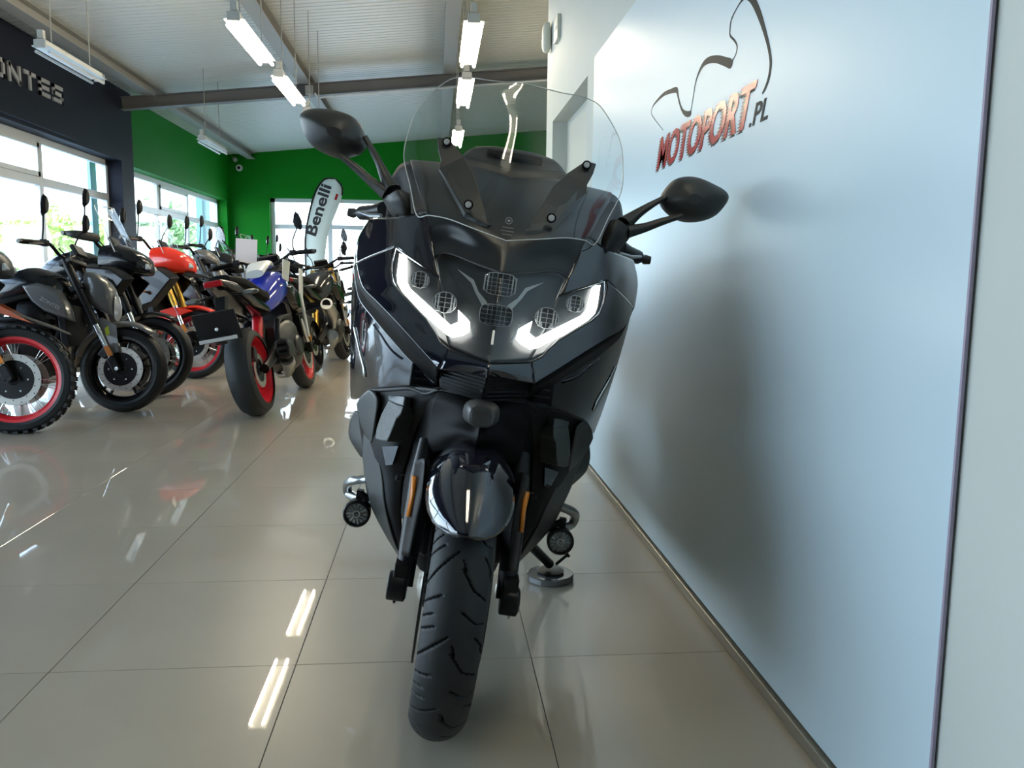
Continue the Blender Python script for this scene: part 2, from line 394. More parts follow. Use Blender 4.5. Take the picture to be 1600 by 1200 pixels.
# far wall, green, with the big glazed front
g = G(); zt_ = 5.2
g.box(((-5.3-4.05)/2, YB+.15, zt_/2), (1.25, .3, zt_)); g.box((3.2, YB+.15, zt_/2), (6.0, .3, zt_)); g.box((-1.93, YB+.15, (2.8+zt_)/2), (4.26, .3, zt_-2.8))
struct(g, 'wall_back', GREENW)
xg, yg = (-4.05, .2), YB+.2
fr = struct(G().box((-1.93, yg, 2.755), (4.26, .07, .09)).box((-4.0, yg, 1.4), (.1, .07, 2.8)).box((.15, yg, 1.4), (.1, .07, 2.8)).box((-1.93, yg, .04), (4.26, .07, .08)), 'window_3', UPVC)
for x in (-2.62, -1.2): G().box((x, yg, 1.4), (.11, .075, 2.7)).build('mullion', UPVC, fr, smooth=False, bevel=.006)
for a, b in ((-3.95, -2.675), (-2.565, -1.255), (-1.145, .1)):
    G().box(((a+b)/2, yg, 2.12), (b-a, .075, .11)).build('transom', UPVC, fr, smooth=False, bevel=.006)
    for z0, z1 in ((.08, 2.065), (2.175, 2.71)): G().box(((a+b)/2, yg, (z0+z1)/2), (b-a, .006, z1-z0)).build('pane', PANE, fr, smooth=False)
# right side partition: white wall with a closed doorway, then the open hall beyond it
WX, WE = .790, 6.1
g = G(); top = 4.5
g.box((WX+.15, (YN+4.46)/2, top/2), (.3, 4.46-YN, top)).box((WX+.15, (5.78+WE)/2, top/2), (.3, WE-5.78, top)).box((WX+.15, 5.12, (2.02+top)/2), (.3, 1.32, top-2.02))
struct(g, 'wall_right', WALLW)
sbox('door_1', (WX+.10, 4.46, .0), (WX+.15, 5.78, 2.02), mat('pale_grey_door_paint', (.62, .62, .56), .5), bevel=.003)
sbox('wall_right_far', (6.0, YN, 0), (6.3, YB+.3, 5.2), WALLW)
sbox('wall_front', (-5.3, YN-.3, 0), (6.3, YN, 5.2), DKWALL)  # unseen end wall, coloured dark to stand in for unlit space in reflections
sk = sbox('baseboard_right', (.770, .0, 0), (.79, 4.4, .028), ALU, bevel=.002)
# large glossy board standing against the wall
bd = empty('wall_board', (.79, 2.7, 0), label='tall glossy white board along the right wall carrying black outline and red lettering', cat='board')
b1 = G().box((-.0075, 0, 1.045), (.004, 3.06, 2.02)).build('board', PANELM, bd, smooth=False, bevel=.0015)
G().box((-.0075, -1.532, 1.045), (.0055, .005, 2.022)).build('edge_strip', GREY, bd, smooth=False)
# the board's emblem: a ribbon outline of varying width above the words
INK = mat('black_vinyl', (.010, .013, .012), .5, spec=.15); REDV = mat('red_vinyl', (.42, .012, .018), .20, spec=.35)
def onboard(p): return Vector((-.0165, 2.7 - p[0], p[1])) - V3(0, 0, 0)
raw = [(0.775,2.902,1.486),(0.775,3.018,1.542),(0.775,3.071,1.573),(0.775,3.056,1.592),(0.775,3.005,1.601),(0.775,2.907,1.606),(0.775,2.814,1.597),(0.775,2.751,1.587),(0.775,2.733,1.566),(0.775,2.711,1.538),(0.775,2.675,1.508),(0.775,2.632,1.49),(0.775,2.592,1.484),(0.775,2.585,1.492),(0.775,2.567,1.528),(0.775,2.544,1.571),(0.775,2.497,1.598),(0.775,2.442,1.603),(0.775,2.362,1.588),(0.775,2.286,1.563),(0.775,2.242,1.548),(0.775,2.227,1.554),(0.775,2.206,1.563),(0.775,2.2,1.581),(0.775,2.222,1.601),(0.775,2.256,1.622),(0.775,2.26,1.638),(0.775,2.252,1.662),(0.775,2.211,1.68),(0.775,2.18,1.687),(0.775,2.148,1.685),(0.775,2.104,1.665),(0.775,2.06,1.624),(0.775,2.017,1.571),(0.775,1.983,1.521),(0.775,1.967,1.483),(0.775,1.974,1.452),(0.775,1.993,1.432),(0.775,2.01,1.423)]
wid = [.4, .5, .5, .9, 1.6, 2.6, 3.2, 3.8, 2.6, 2, 2.4, 3.6, 3.4, 1.0, .8, 1.4, 2.6, 3.8, 4.4, 5.0, 5.2, .9, .8, 1.1, 1.3, 1.2, 1.4, 1.2, .8, 1.2, 2.0, 4.2, 4.4, 3.2, 2.6, 2.6, 2.6, 2.0, 1.0]
P = catmull([(-q[1]+2.7, q[2], wd_) for q, wd_ in zip(raw, wid)], 6)
g = G(); vs = []
for i, (a, b, wd_) in enumerate(P):
    a0, b0, _ = P[max(0, i-1)]; a1, b1_, _ = P[min(len(P)-1, i+1)]; t = V3(a1-a0, b1_-b0, 0).normalized(); n = V3(-t.y, t.x, 0)*wd_*.0024
    for s in (-1, 1): vs.append((-.0098, -(a+n.x*s), b+n.y*s)); vs.append((-.0104, -(a+n.x*s), b+n.y*s))
g.add(vs, [f for i in range(len(P)-1) for f in ((4*i, 4*i+2, 4*i+6, 4*i+4), (4*i+1, 4*i+5, 4*i+7, 4*i+3), (4*i, 4*i+4, 4*i+5, 4*i+1), (4*i+2, 4*i+3, 4*i+7, 4*i+6))])
g.build('emblem_outline', INK, bd, smooth=False)
def boardtext(txt, ya, yb, za, zb, shear, m, dx, name, serr=0):
    # ya = left end (far), yb = right end (near)
    vs, fs = fit_text(txt, 0, ya-yb, za, zb, shear, .5, .016)
    g = G().add([(-.0098-dx-(v.z+.5)*.0008, (ya-v.x)-2.7, v.y) for v in vs], fs)
    if serr:
        flat = [v for v in vs]; bm = bmesh.new(); bv = [bm.verts.new((v.x, v.y, 0)) for v in vs]
        for f in fs:
            if all(abs(vs[i].z-vs[f[0]].z) < 1e-6 for i in f) and vs[f[0]].z > 0:
                try: bm.faces.new([bv[i] for i in f])
                except Exception: pass
        N = 13; h = (zb-za)/N
        for k in range(N):
            for (lo, hi, dl) in ((za+k*h+.1*h, za+k*h+.35*h, .020), (za+k*h+.35*h, za+k*h+.62*h, .010)):
                b2 = bm.copy()
                bmesh.ops.bisect_plane(b2, geom=b2.verts[:]+b2.edges[:]+b2.faces[:], plane_co=(0, lo, 0), plane_no=(0, -1, 0), clear_outer=True)
                bmesh.ops.bisect_plane(b2, geom=b2.verts[:]+b2.edges[:]+b2.faces[:], plane_co=(0, hi, 0), plane_no=(0, 1, 0), clear_outer=True)
                b2.verts.index_update()
                g.add([(-.0098-dx-.0007, (ya-(v.co.x-dl))-2.7, v.co.y) for v in b2.verts], [tuple(v.index for v in f.verts) for f in b2.faces]); b2.free()
        bm.free()
    return g.build(name, m, bd, smooth=False)
vs, fs = None, None
boardtext('MOTOPORT', 2.972, 2.052, 1.351, 1.459, .42, INK, -.0004, 'lettering_shadow', 1)
boardtext('MOTOPORT', 2.962, 2.042, 1.357, 1.465, .42, REDV, .0006, 'red_lettering', 1)
boardtext('.PL', 2.088, 1.968, 1.356, 1.408, .3, INK, .0002, 'black_lettering')
# wall plates
o = G().box((WX-.012, 5.54, 2.55), (.024, .15, .15)).box((WX-.026, 5.54, 2.55), (.006, .07, .02)).build('wall_switch', mat('ivory_plastic', (.72, .7, .58), .4), None, smooth=False, bevel=.005)
tag(o, 'square ivory wall switch high on the white wall', 'switch')
o = G().loft([(WX-.005, 5.93, 2.6, .01, .02), (WX-.012, 5.93, 2.6, .05, .095), (WX-.045, 5.93, 2.6, .05, .095), (WX-.06, 5.93, 2.6, .03, .07)], 16, pw=3, sub=3).build('alarm_siren', bpy.data.materials['ivory_plastic'])
tag(o, 'rounded ivory sensor box at the corner of the white wall', 'sensor')
# sign on the dark wall
sg = empty('wall_sign', (-4.87, 9, 3.0), label='dark wall sign with large silver block letters above the window', cat='sign')
G().box((0, -1.5, .2), (.05, 9.4, .92)).build('sign_board', DKWALL, sg, smooth=False)
LET = mat('silver_letter_face', (.42, .42, .43), .4)
Lt = {'Z': [[(0, 1), (1, 1), (0, 0), (1, 0)]], 'O': [[(0, 0), (0, 1), (1, 1), (1, 0), (0, 0)]], 'N': [[(0, 0), (0, 1), (1, 0), (1, 1)]],
      'T': [[(0, 1), (1, 1)], [(.5, 1), (.5, 0)]], 'E': [[(1, 1), (0, 1), (0, 0), (1, 0)], [(0, .5), (.9, .5)]], 'S': [[(1, 1), (0, 1), (0, .52), (1, .48), (1, 0), (0, 0)]]}
def stroke_letter(g, ch, x0, y0, wd, ht, t, put):
    for pl in Lt[ch]:
        pts = [V3(x0+t/2+p[0]*(wd-t), y0+t/2+p[1]*(ht-t), 0) for p in pl]
        for a, b in zip(pts, pts[1:]):
            d = (b-a); L = d.length; d.normalize(); n = V3(-d.y, d.x, 0)*t/2; a = a-d*t/2; b = b+d*t/2
            c4 = [a-n, b-n, b+n, a+n]
            g.add([put(p.x, p.y, 0) for p in c4]+[put(p.x, p.y, 1) for p in c4], [(0, 1, 2, 3), (7, 6, 5, 4)]+[(i, i+4, (i+1) % 4+4, (i+1) % 4) for i in range(4)])
yend = 11.73; lw, lp = .285, .372
for k, ch in enumerate('ZONTES'):
    g = G(); y0 = yend-lw-(5-k)*lp
    stroke_letter(g, ch, y0, 3.12, lw, .215, .048, lambda a, b, h: (.026+.02*h, a-9, b-3.0))
    g.build('letter', LET, sg, smooth=False)
# security camera by the far corner
sc_ = empty('security_camera', (-4.72, YB, 3.48), label='small white dome security camera in the green corner', cat='camera')
G().lathe([(.0, -.16), (.07, -.16), (.08, -.10), (.06, -.06), (.03, 0)], axis='Y', n=20).build('housing', UPVC, sc_)
G().lathe([(.0, -.172), (.035, -.168), (.04, -.155)], axis='Y', n=16).build('lens', BLACK, sc_)
o = G().tube([(-4.86, YB-.02, 3.72), (-4.80, YB-.14, 3.66)], .05, 10).build('motion_sensor', LSTEEL); tag(o, 'small grey motion sensor above the security camera', 'sensor')

# ================================================================ LAMPS
LHOUS = mat('lamp_housing', (.6, .6, .56), .4); REFL = mat('lamp_reflector', (.8, .8, .76), .3)
TUBEM = mat('fluorescent_tube_lit', (1, 1, 1), .3, emis=TUBE, ecol=(1, .88, .66)); TUBEL = mat('fluorescent_tube_dimmed', (1, 1, 1), .3, emis=26, ecol=(1, .9, .7)); TUBEO = mat('fluorescent_tube_off', (.75, .77, .78), .3)  # TUBEL: emission turned down to keep the near end of the hall darker
def lamp(x, y, lit, label, grp):
    r = empty('hanging_lamp', (x, y, 2.93), label=label, cat='lamp', group=grp); L = 1.27
    pr = [(-.035, .05), (-.04, .0), (-.078, -.010), (-.078, -.014), (-.04, -.01), (.04, -.01), (.078, -.014), (.078, -.010), (.04, .0), (.035, .05)]
    G().prism(pr, 'XZ', -L/2, L/2).build('housing', REFL, r, smooth=False)
    for s in (-1, 1):
        G().box((0, s*(L/2+.012), .005), (.10, .024, .07)).build('end_cap', LHOUS, r, smooth=False, bevel=.004)
        t = G().tube([(s*.055, -L/2+.03, -.052), (s*.055, L/2-.03, -.052)], .0135, 10).build('tube', (TUBEO, TUBEM, TUBEL)[lit], r)
        t['label'] = 'glowing white tube' if lit else 'unlit white tube'
    for s in (-.42, .42):
        t = zc(x)-2.93+.004; G().tube([(0, s, .06), (0, s, t)], .006, 6).build('hanging_rod', LSTEEL, r)
    G().box((0, -L/2+.02, .09), (.05, .05, .07)).build('cable_box', LHOUS, r, smooth=False)
    return r
LT = [(-1.545, 7.53, 1, 'lit twin-tube lamp at left, nearest the camera', None), (-1.545, 9.38, 1, 'lit twin-tube lamp at left, next behind the nearest one', None),
      (-1.545, 11.25, 0, 'unlit hanging lamp just above the left motorcycle mirror', None),
      (.295, 7.35, 1, 'lit lamp high beside the white wall, topmost of the column', None), (.31, 9.24, 1, 'lit lamp under the topmost one, seen at the windscreen top edge', None),
      (.31, 12.25, 1, 'small lit lamp seen through the middle of the windscreen', None),
      (-3.42, 8.55, 0, 'unlit hanging lamp in front of the dark wall above the sign', None), (-3.42, 13.6, 0, 'unlit hanging lamp in front of the green wall corner', None)]
for a in LT: lamp(*a)
# lamps over the part of the hall behind the viewer, seen only as light and reflections
for x, y, lit, lb in ((.3, 1.3, 2, 'lamp above the large motorcycle, mirrored in its windscreen'), (3.2, 8, 1, 'lamp hidden behind the white wall, nearer one'), (3.2, 12, 1, 'lamp hidden behind the white wall, farther one')):
    lamp(x, y, lit, lb, None)

# ================================================================ OUTSIDE
gm = mat('pale_paving', (.45, .43, .4), .9, noise=.1, nscale=2)
o = struct(G().box((-40, 10, -.35), (70, 120, .1)).box((0, 50, -.35), (12, 57, .1)), 'ground_outside', gm)
LEAF = mat('sunlit_leaves', (.32, .42, .10), .7, noise=.5, nscale=3)
LEAF2 = mat('grey_green_leaves', (.28, .40, .2), .7, noise=.5, nscale=3)
BARK = mat('bark', (.1, .07, .05), .9)
def tree(x, y, h, r, m, label):
    t = empty('tree', (x, y, -.3), label=label, cat='tree', group=None); g = G()
    rnd = random.Random(int(x*31+y*17))
    for i in range(1500):
        a, b = rnd.random()*2*PI, math.acos(2*rnd.random()-1); q = .6+.4*rnd.random(); lump = .75+.25*math.sin(3*a+x)*math.sin(4*b)
        c = V3(math.cos(a)*math.sin(b)*r*q*lump, math.sin(a)*math.sin(b)*r*q*lump, h*.55+math.cos(b)*h*.45*q*lump); s = .12+.12*rnd.random()
        n = V3(rnd.random()-.5, rnd.random()-.5, rnd.random()-.5).normalized(); u = n.orthogonal().normalized()*s; v = n.cross(u)
        g.add([c-u, c-v*.5, c+u, c+v*.5], [(0, 1, 2, 3)])
    g.build('foliage', m, t, smooth=False, kind='stuff'); G().tube([(0, 0, 0), (.05, 0, h*.6)], [.12, .05], 8).build('trunk', BARK, t)
tree(-12.5, 20.5, 2.3, 2.2, LEAF, 'bushy green tree outside the left window, lowest foliage near the frame')
tree(-15, 26.5, 2.6, 2.4, LEAF2, 'pale green tree outside, seen right of the leftmost mullion')
tree(-14.5, 36, 3.6, 3.2, LEAF, 'green tree outside the first pane past the dark pillar')
tree(-13, 41, 5.0, 2.6, LEAF2, 'tall tree outside the middle pane of the green wall window')
tree(-20, 47, 5.2, 4.2, LEAF, 'broad tree outside far behind the green wall window')
sm = mat('pale_blue_render', (.36, .52, .58), .7)
o = G().box((-5.55, 14.4, 1.6), (.05, .25, 3.8)).build('outside_pillar', sm, None, smooth=False); tag(o, 'blue-grey pillar outside the dark wall window', 'pillar')
o = G().box((-5.7, 21.5, 1.6), (.15, .7, 3.9)).build('outside_pillar', sm, None, smooth=False); tag(o, 'teal pillar outside the green wall window', 'pillar')

# feather banner by the far windows
fb = empty('feather_banner', (-2.9, 18.4, 0), label='white feather banner with dark lettering before the far window', cat='banner')
FAB = CLOTH
edge = [(-2.781,18.4,1.453),(-2.776,18.4,1.683),(-2.744,18.4,1.953),(-2.67,18.4,2.289),(-2.584,18.4,2.585),(-2.486,18.4,2.8),(-2.363,18.4,2.948),(-2.242,18.4,2.984),(-2.122,18.4,2.966)]
righ = [(-2.365,18.4,1.35),(-2.319,18.4,1.689),(-2.26,18.4,1.92),(-2.162,18.4,2.164),(-2.078,18.4,2.367),(-2.008,18.4,2.555),(-1.978,18.4,2.73),(-2.016,18.4,2.862),(-2.122,18.4,2.966)]
E0 = catmull(edge, 5); R0 = catmull(righ, 5); g = G(); vs = []
base = [(E0[0][0], 18.4, .35), (R0[0][0]-.02, 18.4, .35)]
LL = [base[0]]+E0; RR_ = [base[1]]+R0
for a, b in zip(LL, RR_): vs += [(a[0]+2.9, 0, a[2]), ((a[0]+b[0])/2+2.9, -.03, (a[2]+b[2])/2), (b[0]+2.9, 0, b[2])]
g.add(vs, [(3*i+k, 3*i+k+1, 3*i+k+4, 3*i+k+3) for i in range(len(LL)-1) for k in (0, 1)])
g.build('cloth', FAB, fb, solid=.004)
pts = [(LL[0][0]+2.9, 0, 0)]+[(a[0]+2.9, 0, a[2]) for a in LL]+[(a[0]+2.9, 0, a[2]) for a in reversed(R0[-14:])]
G().tube(pts, .02, 8).build('pole', BLACK, fb); G().box((-.3, 0, .02), (.5, .5, .04)).build('base', BLACK, fb, smooth=False)
vs, fs = fit_text('Benelli', 0, 1.05, 0, .24, 0, .5, .028)
A0 = Vector((-2.546,18.4,1.754)); A1 = Vector((-2.191,18.4,2.805)); t = (A1-A0).normalized(); n = V3(-t.z, 0, t.x)
L_ = (A1-A0).length
g = G().add([A0+t*(v.x/1.05*L_)-n*(.0)+n*(v.y) - V3(-2.9, 18.4, 0)+V3(0, -.045-(v.z+.5)*.002, 0) for v in vs], fs)
g.build('banner_lettering', mat('dark_print', (.03, .03, .035), .6), fb, smooth=False)
q0 = Vector((-2.101,18.4,2.594)); G().box(tuple(q0-V3(-2.9, 18.4, 0)+V3(0, -.045, 0)), (.05, .003, .13), (0, .35, 0)).build('red_mark', REDV, fb, smooth=False)

# ================================================================ THE TOURING MOTORCYCLE IN FRONT
# own frame: x to its left (right in the picture), y backwards along the machine, z up; front wheel stands at the origin
TB = empty('motorcycle', (-.0038, 1.75, 0), (0, math.radians(8.225), math.radians(-2.87)),
           label='large glossy black touring motorcycle with lit headlights leaning on its side stand, nearest', cat='motorcycle')
# --- tyre with its cut grooves
def tread_tyre():
    R, NT, NS = .300, 900, 60
    prof = []
    for k in range(NS+1):
        s = -1+2*k/NS; a = abs(s)
        if a <= .8:
            t = a/.8*1.28; lat = .0605*math.sin(t)*1.03; rad = R-.060*(1-math.cos(t))*1.0
        else:
            q = (a-.8)/.2; t = 1.28; lat = .0605*math.sin(t)*1.03-.012*q; rad = R-.060*(1-math.cos(t))-.040*q
        prof.append((math.copysign(lat, s) if s else 0, rad, s))
    # strokes (angle in degrees within a 36 degree repeat, across)
    S = [((0, .02), (7, .28), (10, .62)), ((-1, .66), (4, .86)), ((9.5, .80), (14, .92)), ((15, .12), (19, .42), (19, .62)), ((24, .45), (29, .75)),
         ((8, -.90), (3, -.60), (-6, -.08)), ((14, -.85), (10, -.30)), ((20, -.88), (17, -.45)), ((25, -.85), (21.5, -.38)), ((1, .1), (-3, .02))]
    P = 30.0; th = np.degrees(np.arange(NT)*2*PI/NT) % P; sv = np.array([p[2] for p in prof])
    TH, SV = np.meshgrid(th, sv, indexing='ij'); D = np.full(TH.shape, 9.0)
    X = TH*PI/180*.29; Y = SV*.085
    for st in S:
        for (a0, s0), (a1, s1) in zip(st, st[1:]):
            for sh in (-P, 0, P):
                ax, ay = (a0+sh)*PI/180*.29, s0*.085; bx, by = (a1+sh)*PI/180*.29, s1*.085
                dx, dy = bx-ax, by-ay; t = np.clip(((X-ax)*dx+(Y-ay)*dy)/(dx*dx+dy*dy), 0, 1)
                D = np.minimum(D, np.hypot(X-ax-t*dx, Y-ay-t*dy))
    W = .0018; dep = np.clip((W+.0006-D)/.0010, 0, 1)*.0045
    vs = []; k = NS+1
    for i in range(NT):
        a = 2*PI*i/NT; ca, sa = math.cos(a), math.sin(a)
        for j, (lat, rad, s) in enumerate(prof):
            r = rad-dep[i, j]; vs.append((lat, r*ca, r*sa))
    fs = []; mi = []
    for i in range(NT):
        i2 = (i+1) % NT
        for j in range(k-1):
            fs.append((i*k+j, i2*k+j, i2*k+j+1, i*k+j+1)); mi.append(1 if dep[i, j]+dep[i2, j]+dep[i, j+1]+dep[i2, j+1] > .009 else 0)
    g = G(); g.v = vs; g.f = fs; g.mi = mi; return g
TY = tread_tyre()
def tyre_at(y, parent, name):
    g = G(); g.v = [(p[0], p[1]+y, p[2]+.3) for p in TY.v]; g.f = TY.f; g.mi = TY.mi
    return g.build(name, [RUBBER, GROOVE], parent, auto=0)
tyre_at(0, TB, 'front_tyre')
rim = G().lathe([(.236, -.052), (.222, -.048), (.205, -.03), (.200, 0), (.205, .03), (.222, .048), (.236, .052)], (0, 0, .3), 'X', 64, cap=False).build('front_rim', BLACKP, TB)
g = G()
for k in range(10):
    a = 2*PI*k/10; g.tube([(0, .05*math.cos(a), .3+.05*math.sin(a)), (0, .205*math.cos(a), .3+.205*math.sin(a))], [.014, .010], 8)
g.lathe([(0, -.07), (.035, -.07), (.05, -.04), (.05, .04), (.035, .07), (0, .07)], (0, 0, .3), 'X', 24).build('spokes', BLACKP, rim)
for s in (-1, 1):
    d = G().lathe([(.10, s*.066), (.155, s*.066), (.155, s*.070), (.10, s*.070), (.10, s*.066)], (0, 0, .3), 'X', 48, cap=False).build('brake_disc', DARKMET, TB)
    c = G().loft([(s*.062, .11, .40, .03, .05), (s*.08, .11, .40, .035, .06), (s*.098, .11, .40, .03, .05)], 14, pw=4, sub=2).build('brake_caliper', BLACK, TB)
    lo = [(-0.1234,0,0.2846),(-0.096,0,0.2884)]
    # lower leg, axle clamp
    G().tube([(s*.112, .0, .30), (s*.112, .05, .42), (s*.110, .09, .52), (s*.108, .13, .60)], [.021, .023, .026, .02], 14).build('fork_leg', BLACK, TB)
    cl = G().lathe([(0, -.022), (.030, -.022), (.032, -.018), (.032, .016), (.024, .02), (.0, .02)], (s*.123, -.004, .300), 'X', 24).box((s*.120, .0, .325), (.03, .045, .06)).build('axle_clamp', BLACK, TB, bevel=.002)
    G().lathe([(0, s*.0), (.006, s*.0), (.006, s*.006), (0, s*.006)], (s*.123, 0, .262), 'X', 8).build('clamp_screw', CHROME, cl)
# fork covers
def shell(name, rows, m, sub=4, **k): return patch(name, rows, m, TB, sub=sub, **k)
shell('fork_cover', [[(-0.1259,0.02,0.5711),(-0.1156,-0.02,0.5873),(-0.1031,-0.05,0.5987),(-0.0924,-0.03,0.5902)],
 [(-0.1204,0,0.5228),(-0.1114,-0.035,0.536),(-0.0988,-0.06,0.5347),(-0.0868,-0.04,0.5172)],
 [(-0.1234,-0.01,0.4513),(-0.1111,-0.05,0.4651),(-0.0965,-0.06,0.4619),(-0.0816,-0.03,0.4379)],
 [(-0.125,-0.01,0.3737),(-0.1136,-0.04,0.3801),(-0.1036,-0.05,0.3822),(-0.0893,-0.02,0.3708)]], SATIN, solid=.006)
shell('reflector', [[(-0.1268,-0.02,0.5508),(-0.1202,-0.03,0.5529)],
 [(-0.1245,-0.025,0.5077),(-0.1174,-0.035,0.5114)],
 [(-0.1261,-0.03,0.464),(-0.1204,-0.04,0.4678)]], ORANGE, solid=.006, lin=True)
# mudguard wrapping the tyre
rows = []
for k in range(15):
    th = math.radians(39+k*5.2); q = min(1, (k+.15)/5.5); wq = .090*math.sqrt(max(.0, 1-(1-q)**2.2)); rw = []
    for j in range(7):
        x = -wq*j/6; rr_ = .334-.060*(j/6)**2.6*(wq/.09); rw.append((x, -rr_*math.cos(th), .3+rr_*math.sin(th)))
    rows.append(rw)
shell('mudguard', rows, PAINT, sub=2, join=True, solid=.004, auto=0)
# central lower cowl (the beak) between the fork covers
shell('beak_cowl', [[(0,0.03,0.7209),(0.0048,0.035,0.7223),(-0.0463,0.06,0.7251),(-0.0975,0.1,0.7247)],
 [(0,0,0.7089),(-0.0014,0.01,0.707),(-0.0515,0.04,0.706),(-0.1093,0.1,0.6967)],
 [(0,-0.03,0.6864),(-0.0086,-0.01,0.6816),(-0.0496,0.03,0.6754),(-0.1131,0.12,0.6546)],
 [(0,-0.05,0.6574),(-0.0126,-0.03,0.6544),(-0.0562,0.02,0.6465),(-0.1138,0.12,0.5979)],
 [(0,0,0.625),(-0.0107,0.01,0.6213),(-0.0527,0.05,0.6067),(-0.1124,0.13,0.5629)]], DEEP, sub=6, join='smooth', solid=.004)
h = G().loft([(0, -.075, .705, .012, .004), (0, -.075, .705, .026, .022), (0, -.04, .705, .034, .028), (0, .0, .70, .04, .03)], 20, axis='Y', pw=2.6, sub=3)
hv = Vector((-0.0117,-0.04,0.7028)); h.v = [(p[0]+0, p[1]+.02, p[2]-.705+hv.z) for p in h.v]; h.build('sensor_housing', TRIM, TB)
# deep dark body behind: radiator, engine, belly
rad = G().box((0, .33, .60), (.36, .05, .30)).build('radiator', BLACK, TB, smooth=False, bevel=.004)
g = G()
for k in range(16): g.box((0, .300, .47+k*.0175), (.34, .012, .004))
g.build('radiator_fin', DARKMET, rad, smooth=False, kind='stuff')
G().loft([(0, .36, .66, .10, .04), (0, .40, .60, .15, .2), (0, .6, .52, .20, .28), (0, .9, .5, .20, .34), (0, 1.25, .5, .14, .25)], 24, axis='Y', pw=3.5, sub=3).build('engine', DEEP, TB)
G().loft([(0, .17, .50, .095, .13), (0, .28, .38, .115, .16), (0, .6, .32, .13, .16), (0, 1.1, .3, .12, .12)], 20, axis='Y', pw=3.5, sub=3).build('belly_pan', DEEP, TB)
# --- lower side shells with matte finish
shell('lower_side_shell', [[(-0.2783,0.36,0.66),(-0.226,0.27,0.6819),(-0.157,0.17,0.7122),(-0.0984,0.09,0.7245)],
 [(-0.3027,0.42,0.6087),(-0.2507,0.32,0.6355),(-0.1636,0.19,0.6626),(-0.1137,0.15,0.6674)],
 [(-0.3049,0.45,0.5549),(-0.2594,0.35,0.5763),(-0.1787,0.24,0.6082),(-0.1375,0.22,0.6117)],
 [(-0.2897,0.46,0.4939),(-0.2495,0.36,0.5172),(-0.1963,0.28,0.5369),(-0.1496,0.27,0.5378)],
 [(-0.2754,0.47,0.4138),(-0.2364,0.38,0.438),(-0.1982,0.32,0.4616),(-0.161,0.3,0.4636)],
 [(-0.2512,0.47,0.3365),(-0.2198,0.4,0.3589),(-0.1868,0.34,0.3737),(-0.1572,0.33,0.3689)],
 [(-0.197,0.45,0.2617),(-0.1783,0.41,0.2701),(-0.1602,0.37,0.2787),(-0.144,0.36,0.2773)],
 [(-0.1393,0.43,0.1972),(-0.1346,0.41,0.2014),(-0.1311,0.39,0.2073),(-0.128,0.38,0.2096)]], SATIN, sub=5, solid=.006)
shell('side_trim', [[(-0.2834,0.41,0.5739),(-0.2659,0.37,0.5818),(-0.2493,0.335,0.5872)],
 [(-0.2854,0.43,0.492),(-0.2626,0.39,0.5004),(-0.2369,0.345,0.5105)],
 [(-0.2702,0.44,0.4183),(-0.2434,0.39,0.4311),(-0.2164,0.345,0.4427)],
 [(-0.2444,0.44,0.3405),(-0.2224,0.4,0.3533),(-0.2005,0.355,0.3658)],
 [(-0.1933,0.42,0.2719),(-0.1808,0.395,0.2747),(-0.1684,0.37,0.2775)],
 [(-0.1387,0.41,0.2062),(-0.1353,0.4,0.2067),(-0.1322,0.39,0.2089)]], TRIM, sub=5, solid=.006, label='lighter grey edge panel')
plate('side_accent', [(-0.2228,0.295,0.5331),(-0.1813,0.255,0.5492),(-0.1906,0.28,0.4954),(-0.2083,0.3,0.4865)], PAINT, TB, thick=.006, label='small glossy black facet')
shell('inner_duct', [[(-0.1353,0.16,0.6897),(-0.1245,0.14,0.7062),(-0.0973,0.1,0.7233)],
 [(-0.1458,0.24,0.6163),(-0.1244,0.17,0.629),(-0.1106,0.12,0.6371)],
 [(-0.1537,0.29,0.5328),(-0.131,0.2,0.554),(-0.1129,0.13,0.5658)],
 [(-0.161,0.32,0.4503),(-0.1415,0.2,0.4755),(-0.1236,0.06,0.533)],
 [(-0.157,0.34,0.361),(-0.1447,0.2,0.3878),(-0.1276,0.04,0.4311)]], DEEP, sub=4, solid=.004)
shell('wind_deflector', [[(-0.312,0.4,0.6122),(-0.2997,0.37,0.6387),(-0.2769,0.33,0.666)],
 [(-0.3037,0.41,0.576),(-0.2783,0.36,0.5985),(-0.251,0.29,0.653)],
 [(-0.2878,0.41,0.5441),(-0.2709,0.37,0.5575),(-0.2506,0.31,0.5963)],
 [(-0.2677,0.4,0.5164),(-0.2627,0.385,0.5185),(-0.258,0.37,0.5223)]], TRIM, sub=4, solid=.006)
